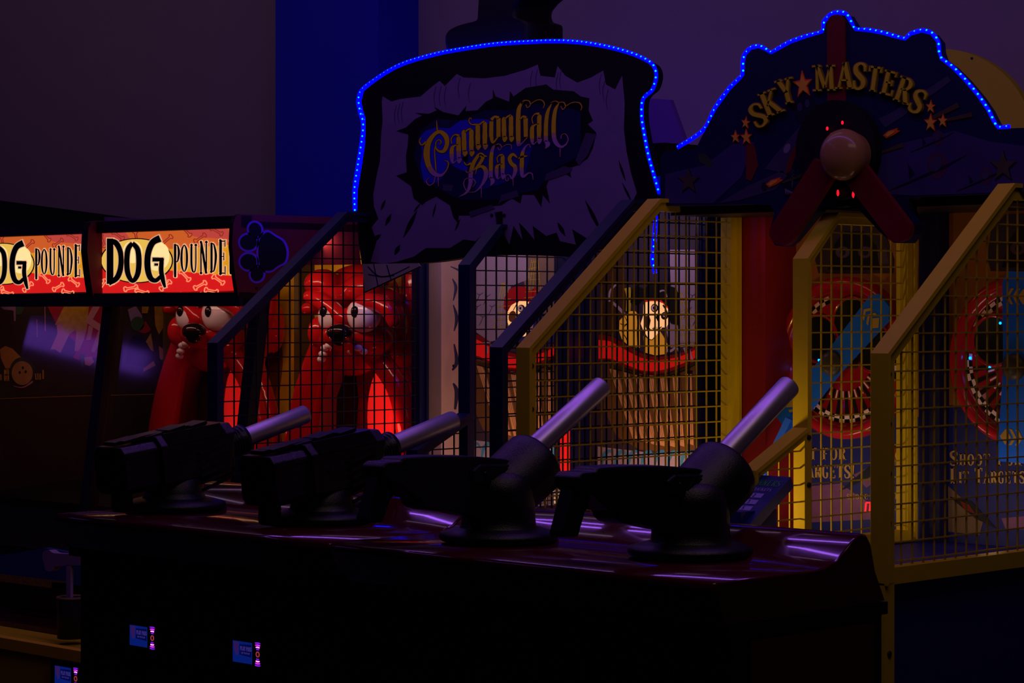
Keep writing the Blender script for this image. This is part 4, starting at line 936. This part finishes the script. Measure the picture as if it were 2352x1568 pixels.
# graffiti art wall and bowling machine image on the far end of the second machine
b = MB(); uA = -8.855
b.box((uA - .02, 5.5, .5), (uA, 6.76, 1.80), mat('dark_inner_wall', (.03, .02, .02), .6, noise=.3)); aw = b.build('inner_wall', d2)
zf = on('zf', 'u', uA)
b = MB()
PK = mat('graffiti_rose', (.45, .20, .28), .6, noise=.1); YB = mat('graffiti_yellow', (.40, .24, .03), .6, noise=.45, scale=40); RD = mat('graffiti_red', (.30, .012, .03), .6, noise=.2); GN = mat('graffiti_green', (.03, .09, .05), .6, noise=.2); LV = mat('graffiti_lavender', (.25, .18, .45), .6, noise=.1)
b.poly(zf, [(530,100),(1250,100),(1200,500),(1150,680),(880,720),(820,690),(900,560),(640,330)], RD, .001)
b.poly(zf, [(730,100),(860,100),(700,340),(620,320)], YB, .002)
b.poly(zf, [(830,110),(1000,110),(980,340),(900,600),(840,620),(860,420),(850,380),(780,430),(680,640),(620,600),(570,600),(690,340)], YB, .0024)
b.poly(zf, [(690,310),(640,330),(650,420),(570,600),(620,590),(680,640),(780,430),(720,400)], PK, .003)
b.poly(zf, [(880,400),(980,360),(940,500),(880,620),(840,615)], PK, .003)
b.poly(zf, [(1050,110),(1130,110),(1045,260),(1200,360),(1060,640),(1030,620),(1110,390),(960,290)], PK, .0036)
b.poly(zf, [(1000,330),(1050,340),(1020,490),(975,495)], PK, .003); b.poly(zf, [(1180,110),(1240,110),(1200,350),(1145,310)], PK, .003)
b.poly(zf, [(950,690),(1030,680),(1060,740),(1010,785),(960,770)], PK, .003); b.poly(zf, [(890,650),(960,650),(930,820)], GN, .002)
b.poly(zf, [(0,110),(180,110),(175,280),(160,280),(150,160),(40,150)], LV, .002); b.poly(zf, [(175,110),(280,110),(240,200),(185,210)], GN, .002)
b.poly(zf, [(1440,150),(1530,110),(1600,220),(1600,280),(1480,310)], LV, .002); b.poly(zf, [(1600,110),(1680,100),(1660,190),(1600,190)], YB, .002)
b.ell(zf, 1550, 310, 75, 80, GN, .003); b.poly(zf, [(1560,400),(1640,280),(1700,380),(1640,420)], RD, .003)
b.poly(zf, [(1610,570),(1700,420),(1730,620)], YB, .003); b.poly(zf, [(1615,850),(1620,810),(1730,730),(1750,780)], PK, .003)
b.poly(zf, [(1740,110),(1850,110),(1830,170),(1870,300),(1790,430),(1750,330)], YB, .002); b.poly(zf, [(1790,560),(1870,620),(1860,680),(1820,720),(1800,700)], PK, .002)
b.poly(zf, [(1440,560),(1500,440),(1600,440),(1740,680),(1640,800),(1420,760)], M_blk2, .0034)
b.ribbon(zf, [(415,260,6),(420,460,8)], PK, .002); b.ribbon(zf, [(505,110,6),(510,390,8)], PK, .002)
# bowling machine seen in the glass, drawn here as print: flaming ball, gold letters
b.poly(zf, [(0,600),(60,560),(140,590),(240,690),(150,760),(110,810),(60,810),(10,700)], mat('flame_print', (.45, .20, .05), .6, noise=.3, scale=30), .002)
b.ell(zf, 250, 840, 140, 155, mat('bowl_image_ring', (.03, .05, .03), .6, noise=.1), .0024); b.ell(zf, 250, 865, 118, 135, mat('bowling_ball_print', (.40, .20, .07), .5, noise=.35, scale=25), .0032)
b.ell(zf, 258, 805, 12, 16, M_blk2, .004); b.ell(zf, 222, 858, 12, 16, M_blk2, .004); b.ell(zf, 290, 850, 12, 16, M_blk2, .004)
for st in [[(60,820,34),(60,950,34)],[(92,825,18),(92,945,18)],[(48,822,14),(100,826,14)],[(50,885,12),(98,885,12)],[(50,950,12),(104,946,12)],[(8,880,20),(12,945,20)],[(400,870,14),(404,935,14)],[(425,870,14),(429,940,14)],[(452,870,14),(452,935,14)],[(400,935,10),(460,935,10)],[(484,830,16),(486,930,16)]]:
    b.ribbon(zf, st, mat('bowl_image_letter', (.42, .24, .03), .5, noise=.1), .004)
b.ribbon(zf, [(150,1010,4),(260,1025,12),(370,960,18)], PK, .003)
b.ribbon(zf, [(-200,1160,5),(800,1125,5),(1850,1100,5)], mat('gold_pinline', (.42, .22, .03), .5, noise=.1), .002, smooth=False)
b.build('graffiti_print', aw)
# lamps inside each dog lane
for du in (0, -.933):
    c_ = D(1400, 1330, 6.36); point('belly_bulb', (c_.x + du, c_.y, c_.z), .55, (1.0, .10, .06), .03)
    area('lane_lamp', (-7.35 + du, 5.95, 1.76), (.80, .06), 1.9, (1.0, .55, .38), target=(-7.45 + du, 6.6, 1.25))

# ---- white bone-handled mallet and holder cup at the left machine's tray
bn = thing('bone_mallet', 'pale bone-shaped plastic handle standing in the patterned cup at far left', 'mallet', (-7.75, 5.07, .3))
zl = on('p', 'v', 5.07)
b = MB(); P = cat([(165,1272),(125,1270),(112,1263),(100,1266),(97,1280),(102,1296),(103,1306),(112,1312),(122,1308),(128,1300),(165,1298)], 4)
b.prism([zl(x, y) for x, y in P] + [zl(190, 1298), zl(190, 1272)], (0, .03, 0), M_bone); b.build('bone_head', bn)
b = MB(); b.prism([zl(x, y) for x, y in ((152,1297),(162,1297),(162,1372),(152,1372))], (0, .012, 0), M_bone); b.build('handle', bn)
cpz = zl(145, 1372)
cp = thing('holder_cup', 'dark patterned round cup with a tan rim on the left machine tray', 'cup', (cpz.x, 5.10, .3))
b = MB(); rr = .052; b.lathe((cpz.x + .01, 5.10, .302), (0, 0, 1), [(0, 0), (0, rr), (cpz.z - .31, rr), (cpz.z - .302, rr), (cpz.z - .302, rr - .006), (.02, rr - .006), (.02, 0)], mat('cup_dark_print', (.02, .02, .03), .5, noise=.8, scale=40), 32); b.build('cup_body', cp)
b = MB(); b.lathe((cpz.x + .01, 5.10, cpz.z), (0, 0, 1), [(-.004, rr), (-.004, rr + .004), (.003, rr + .004), (.003, rr - .006), (-.004, rr - .006)], mat('cup_tan_rim', (.30, .18, .08), .5, noise=.1), 32); b.build('cup_rim', cp)
# blue deck with printed yellow strip behind the tray
dk = thing('deck_panel', 'sloped blue deck with a yellow printed edge strip, lower left behind the cup', 'panel', (-8.0, 5.3, .3))
b = MB(); zq = on('p', 'v', 5.35); P = [zq(x, y) for x, y in ((-60,1318),(-60,1285),(100,1258),(190,1275),(190,1345))]
b.prism(P, (0, .03, 0), mat('deck_blue_print', (.02, .05, .24), .6, noise=.1)); b.build('deck_board', dk)
b = MB(); b.poly(zq, [(-60,1312),(0,1318),(150,1335),(150,1338),(118,1336),(118,1350),(0,1335),(-60,1330)], mat('strip_print', (.28, .17, .03), .6, noise=.7, scale=60), .002); b.build('edge_strip', dk)
b = MB(); b.prism([zq(x, y) + Vector((0, -.002, 0)) for x, y in ((-60,1330),(118,1350),(190,1350),(190,1405),(-60,1390))], (0, .03, 0), M_black); b.build('black_skirt', dk)

# ================================================================ CARD READER
def reader(parent, px, py, v, k=1.0):
    z = on('p', 'v', v); b = MB(); c = z(px, py)
    b.box((c.x - .060 * k, v - .012, c.z - .042 * k), (c.x + .085 * k, v, c.z + .042 * k), M_black); r_ = b.build('card_reader', parent)
    def s(x, y, off=0): return Vector((c.x + x * k, v - .012 - off, c.z - y * k))
    s.n = Vector((0, -1, 0))
    b = MB()
    EB = mat('screen_blue', (.01, .02, .2), .3, em=(.005, .03, .42), es=.32); EN = mat('screen_navy', (.01, .01, .1), .3, em=(.004, .008, .18), es=.25); EV = mat('screen_lilac', (.1, .1, .3), .3, em=(.12, .08, .6), es=.25); EK = mat('screen_rose', (.1, .05, .2), .3, em=(.10, .03, .30), es=.25)
    b.poly(s, [(-.040, -.026), (.036, -.026), (.036, .027), (-.040, .027)], EB, .001)
    b.poly(s, [(-.012, -.019), (.034, -.021), (.034, .010), (-.012, .007)], EN, .0016)
    b.poly(s, [(-.036, -.024), (-.016, -.024), (-.018, .006), (-.024, .010), (-.034, -.004)], EK, .0016)
    text(b, s, 'PLAY PASS', -.0095, -.004, .011, .0052, EV, .0022, serif=False); text(b, s, 'TAP TO PLAY', -.006, .004, .0045, .0035, EV, .0022, serif=False)
    b.build('screen', r_)
    b = MB(); EP = mat('strip_magenta', (.2, 0, .2), .3, em=(.75, .03, .95), es=1.2); EPB = mat('strip_hot', (.2, 0, .2), .3, em=(.95, .25, 1.0), es=2.0); EVI = mat('strip_violet', (.1, 0, .2), .3, em=(.22, .01, .85), es=1.0)
    for sg_ in (-1, 1):
        for j, (wd, m) in enumerate(((.010, EVI), (.014, EPB), (.018, EP), (.020, EVI))):
            y = sg_ * (.0125 + j * .0052); x = .058
            b.ribbon(s, [(x - wd / 2, y - sg_ * .0008, .0026), (x, y, .0032), (x + wd / 2, y - sg_ * .0008, .0026)], m, .001)
    ro = mat('strip_ring', (.2, .05, 0), .3, em=(.85, .09, .12), es=.35)
    b.ribbon(s, [(.058 + .006 * math.cos(t), .0055 * math.sin(t) * 1.1, .0028) for t in [k * math.pi / 4 for k in range(9)]], ro, .001)
    lab(b.build('light_strip', r_), 'magenta wave lights beside the screen')
    return r_

reader(dg, 152, 1552, 4.93, 1.3)
# ================================================================ GUN CONSOLE (two modules)
CONS = [(-5.48, -4.345), (-4.342, -3.156)]
LBL = ['dark glossy red gun console at left, carrying the two ribbed guns', 'dark glossy red gun console at right, carrying the two smooth-bodied guns']
for k, (a, c) in enumerate(CONS):
    co = thing('gun_console', LBL[k], 'console', ((a + c) / 2, 4.0, 0), 'gun consoles')
    prof = [(3.765, .86), (3.735, .925), (3.730, .942), (3.737, .950), (4.06, .950), (4.10, .953), (4.14, .966), (4.175, .990), (4.20, 1.008), (4.225, 1.016), (4.245, 1.012), (4.258, .995), (4.275, .93), (4.31, .865)]
    b = MB(); n = len(prof); us = [a, a + .006] + [a + (c - a) * t for t in (.25, .5, .75)] + [c - .006, c]
    ins = [.004, 0, 0, 0, 0, 0, .004]
    vs = []
    for u, i_ in zip(us, ins):
        for v, z_ in prof: vs.append(Vector((u, v + (i_ if v < 4 else -i_), z_ - (i_ if z_ > .93 else 0))))
    b.add(vs, [(i * n + j, i * n + (j + 1), (i + 1) * n + j + 1, (i + 1) * n + j) for i in range(len(us) - 1) for j in range(n - 1)], M_lacq, True)
    b.add(vs[:n], [tuple(range(n))], M_apron); b.add(vs[-n:], [tuple(reversed(range(n)))], M_apron)
    b.add([vs[0], vs[n - 1], vs[-1], vs[-n]], [(0, 1, 2, 3)], M_apron)
    b.build('deck_top', co)
    b = MB(); b.box((a + .03, 3.80, 0), (c - .004, 4.30, .84), M_black)
    if k == 1: b.box((c - .004, 3.85, .02), (c - .001, 4.27, .82), M_cabred)
    b.build('cabinet', co)
    b = MB(); b.box((a + .01, 3.775, .835), (c + .002, 4.315, .862), M_black); b.build('edge_moulding', co)
    if k == 0:
        reader(co, 328, 1459, 3.80); reader(co, 567, 1496, 3.80)
b = None

# ================================================================ GUNS
def cyl(b, p, q, r0, r1, m, n=40): b.tube([p, q], [r0, r1], m, n)
def gun_base(g, o):
    b = MB(); b.lathe(o, (0, 0, 1), [(0, 0), (0, .120), (.004, .136), (.012, .141), (.022, .138), (.030, .112), (.034, .098), (.036, 0)], M_gun, 56); b.build('base_disc', g)
GUNS = [('B', -5.325, 4.02, 15, 'ribbed black toy gun at the left end of the console'), ('B', -4.743, 4.053, 15, 'ribbed black toy gun, second from left, its short grip hanging behind'),
        ('A', -4.060, 4.015, 31, 'smooth black toy cannon with raised barrel, second from right'), ('A', -3.510, 4.070, 33, 'smooth black toy cannon at the right end of the console')]
for kind, gu, gv, el, lb in GUNS:
    g = thing('toy_cannon', lb, 'toy gun', (gu, gv, .952), 'guns mounted on the console')
    o = Vector((gu, gv, .952)); e = math.radians(el); ax = Vector((0, math.cos(e), math.sin(e))); pr = Vector((0, -math.sin(e), math.cos(e)))
    gun_base(g, o)
    if kind == 'A':
        b = MB(); b.lathe(o, (0, 0, 1), [(.03, .096), (.038, .089), (.06, .087), (.12, .086), (.15, .080), (.165, .06), (.17, 0)], M_gun, 48); b.build('pedestal', g)
        h = Vector((gu, gv, 1.060))
        b = MB(); b.lathe(h, ax, [(-.085, 0), (-.08, .03), (-.06, .058), (-.03, .074), (0, .079), (.11, .081), (.137, .081), (.144, .078), (.146, .055), (.128, .045), (.128, 0)], M_gun, 48); b.build('swivel_head', g)
        b0 = h + pr * .030 + ax * .10; b1 = b0 + ax * .335
        b = MB(); b.tube([b0, b0 + ax * .16, b1 - ax * .003, b1], [.0270, .0270, .0270, .0260], M_steel, 40, cap=False)
        b.tube([b1, b1 - ax * .06], [.0225, .0225], M_bore, 32); b.lathe(b1, ax, [(0, .0225), (0, .0260)], M_steel, 40)
        b.build('barrel', g)
        # long horizontal body towards the player
        b = MB(); side = [(-.02, 1.150), (-.12, 1.160), (-.24, 1.166), (-.335, 1.166), (-.345, 1.158), (-.385, 1.158), (-.40, 1.148), (-.40, 1.128), (-.385, 1.118), (-.345, 1.105), (-.30, 1.072), (-.285, 1.070), (-.278, 1.055), (-.265, 1.046), (-.24, 1.040), (-.20, 1.038), (-.13, 1.022), (-.06, 1.010), (.03, 1.02), (.05, 1.10), (.03, 1.14)]
        b.prism([(gu + .036, gv + a, c) for a, c in side], (-.072, 0, 0), M_gun)
        b.prism([(gu + .044, gv + a, c) for a, c in [(.01, 1.135), (-.10, 1.140), (-.125, 1.128), (-.125, 1.098), (-.08, 1.09), (-.02, 1.085), (.02, 1.10)]], (-.088, 0, 0), M_gun)
        bd = b.build('receiver', g); bv = bd.modifiers.new('bevel', 'BEVEL'); bv.width = .004; bv.segments = 2; bv.limit_method = 'ANGLE'
        b = MB()
        b.lathe((gu + .045, gv - .088, 1.118), (1, 0, 0), [(0, .006), (.003, .006), (.004, 0)], M_screw, 12)
        for dx in (0, .018): b.bar((gu + .046, gv - .062 + dx, 1.103), (gu + .046, gv - .035 + dx, 1.128), .003, .007, M_gun, up=(0, 1, 0))
        b.build('side_catch', g)
        b = MB(); b.prism([(gu + .021, gv + a, c) for a, c in [(-.392, 1.135), (-.35, 1.120), (-.357, 1.085), (-.380, 1.030), (-.384, 1.022), (-.428, 1.024), (-.430, 1.032), (-.414, 1.075)]], (-.042, 0, 0), M_gun)
        gr = b.build('grip', g); bv = gr.modifiers.new('bevel', 'BEVEL'); bv.width = .007; bv.segments = 2
        b = MB(); b.tube([Vector((gu, gv - .335, 1.10)), Vector((gu, gv - .338, 1.082)), Vector((gu, gv - .350, 1.070))], .004, M_gun, 8); b.build('trigger', g)
    else:
        b = MB(); b.lathe(o, (0, 0, 1), [(.03, .092), (.038, .084), (.05, .080), (.09, .078), (.10, .06), (.10, 0)], M_gun, 48); b.build('pedestal', g)
        e2 = math.radians(7); a2 = Vector((0, math.cos(e2), math.sin(e2))); p2 = Vector((0, -math.sin(e2), math.cos(e2)))
        c0 = Vector((gu, gv, 1.100)); T = lambda x, l, h: c0 + Vector((x, 0, 0)) + a2 * l + p2 * h
        # octagonal body
        def shell(b, l0, l1, hw, top, botm, ch, m, e0=0, e1=0):
            pr_ = [(-hw, botm + ch), (-hw + ch, botm), (hw - ch, botm), (hw, botm + ch), (hw, top - ch), (hw - ch, top), (-hw + ch, top), (-hw, top - ch)]
            A_ = [T(x, l0 + (e0 if h > (top + botm) / 2 else 0), h) for x, h in pr_]; B_ = [T(x * .99, l1 + (e1 if h > (top + botm) / 2 else 0), h) for x, h in pr_]
            b.add(A_ + B_, [(i, (i + 1) % 8, 8 + (i + 1) % 8, 8 + i) for i in range(8)] + [tuple(range(8)), tuple(range(15, 7, -1))], m)
        b = MB(); shell(b, -.215, -.05, .070, .058, -.070, .016, M_gun2); shell(b, -.10, .125, .082, .070, -.082, .026, M_gun2, 0, .03); shell(b, .115, .150, .074, .064, -.078, .024, M_gun2)
        bd = b.build('receiver', g); bv = bd.modifiers.new('bevel', 'BEVEL'); bv.width = .003; bv.segments = 2; bv.limit_method = 'ANGLE'
        b = MB()
        for i in range(6):       # long cooling ribs on shoulder
            t = i / 5; x = .058 + .024 * t; h = .071 - .025 * t; b.bar(T(x, -.075, h), T(x, .120, h), .006, .006, M_gun2)
        for i in range(6):       # slanted ribs on the flank
            h = .025 - i * .020; b.bar(T(.085, .02, h - .020), T(.084, .122, h), .009, .007, M_gun2)
        for i in range(4): b.bar(T(.012, -.19 + i * .075, .074 if i > 1 else .068), T(.012, -.135 + i * .075, .080 if i > 1 else .072), .060, .008, M_gun2)
        b.bar(T(.0, -.21, .066), T(.0, .10, .076), .05, .010, M_gun2)
        b.bar(T(.071, -.21, .030), T(.071, -.10, .036), .005, .008, M_gun2); b.bar(T(.084, -.05, -.005), T(.084, -.005, .004), .006, .008, M_gun2)
        b.build('rib_set', g)
        cc = T(0, .145, -.005) + Vector((0, 0, .0)); cl = cc
        b = MB(); pf = [(-.02, .030)]
        for i in range(8): pf += [(i * .0095, .034), (i * .0095 + .003, .040), (i * .0095 + .006, .040), (i * .0095 + .009, .034)]
        pf += [(.080, .040), (.096, .041), (.098, .030), (.09, 0)]
        b.lathe(cl, ax, pf, M_gun2, 40); b.build('ribbed_collar', g)
        b0 = cl + ax * .07; b1 = b0 + ax * .262
        b = MB(); b.tube([b0, b0 + ax * .1, b1 - ax * .003, b1], [.0270, .0270, .0270, .0260], M_steel, 40, cap=False)
        b.tube([b1, b1 - ax * .06], [.0225, .0225], M_bore, 32); b.lathe(b1, ax, [(0, .0225), (0, .0260)], M_steel, 40); b.build('barrel', g)
        b = MB(); b.prism([T(.020, l, h) for l, h in [(-.205, -.055), (-.160, -.060), (-.165, -.115), (-.170, -.124), (-.208, -.120), (-.213, -.110)]], (-.040, 0, 0), M_gun2)
        gr = b.build('grip', g); bv = gr.modifiers.new('bevel', 'BEVEL'); bv.width = .006; bv.segments = 2

# ---- dark machine at far left and its top corner, violet light painted on as colour
lm = thing('arcade_machine', 'tall unlit black cabinet behind the glowing signs at far left', 'arcade machine', (-10.3, 6.2, 0))
b = MB(); b.box((-10.9, 6.0, 0), (-9.77, 7.2, 1.89), M_black); b.build('cabinet', lm)
b = MB(); b.prism([(-9.77, 5.95, 2.046), (-9.77, 7.2, 1.943), (-9.77, 7.2, 1.89), (-9.77, 5.95, 1.885)], (-1.13, 0, 0), M_black); b.build('roof_slab', lm)
b = MB(); z = on('p', 'v', 6.95, 0); b.poly(z, [(222,512),(240,498),(330,502),(334,512)], mat('painted_violet_light', (.20, .09, .34), .6, noise=.1), 0, .02); b.build('lit_roof_end', lm)

# ================================================================ lamps in the machines, with added fill for the wheels
# low warm spot in the left propeller lane, low lamps below the ship planks, blue spill is from the ropes themselves
spot('warm_lane_bulb', (-4.66, 5.38, .90), (-4.50, 6.3, 1.05), 4.0, (1.0, .62, .12), 130, .03)
point('warm_lane_bulb_right', (-3.95, 5.9, .84), .28, (1.0, .55, .2), .03)
area('marquee_underlamp', (-4.78, 6.02, 1.76), (.4, .05), .14, (1.0, .45, .25), target=(-4.78, 6.30, 1.2))
area('marquee_underlamp_right', (-4.08, 6.02, 1.76), (.4, .05), .10, (1.0, .45, .25), target=(-4.08, 6.30, 1.2))
for u_ in (-4.78, -4.10): area('wheel_fill', (u_, 6.0, .84), (.3, .04), .48, (1.0, .66, .52), target=(u_, 6.3, 1.25))  # low fill added to brighten the wheels from below
for u_ in (-6.22, -5.55):
    area('ship_lamp', (u_ + .1, 6.0, .80), (.3, .04), 1.5, (1.0, .55, .30), target=(u_ + .05, 6.26, 1.15))
    area('ship_top_lamp', (u_, 5.98, 1.82), (.4, .05), .75, (.9, .58, .75), target=(u_, 6.26, 1.45))
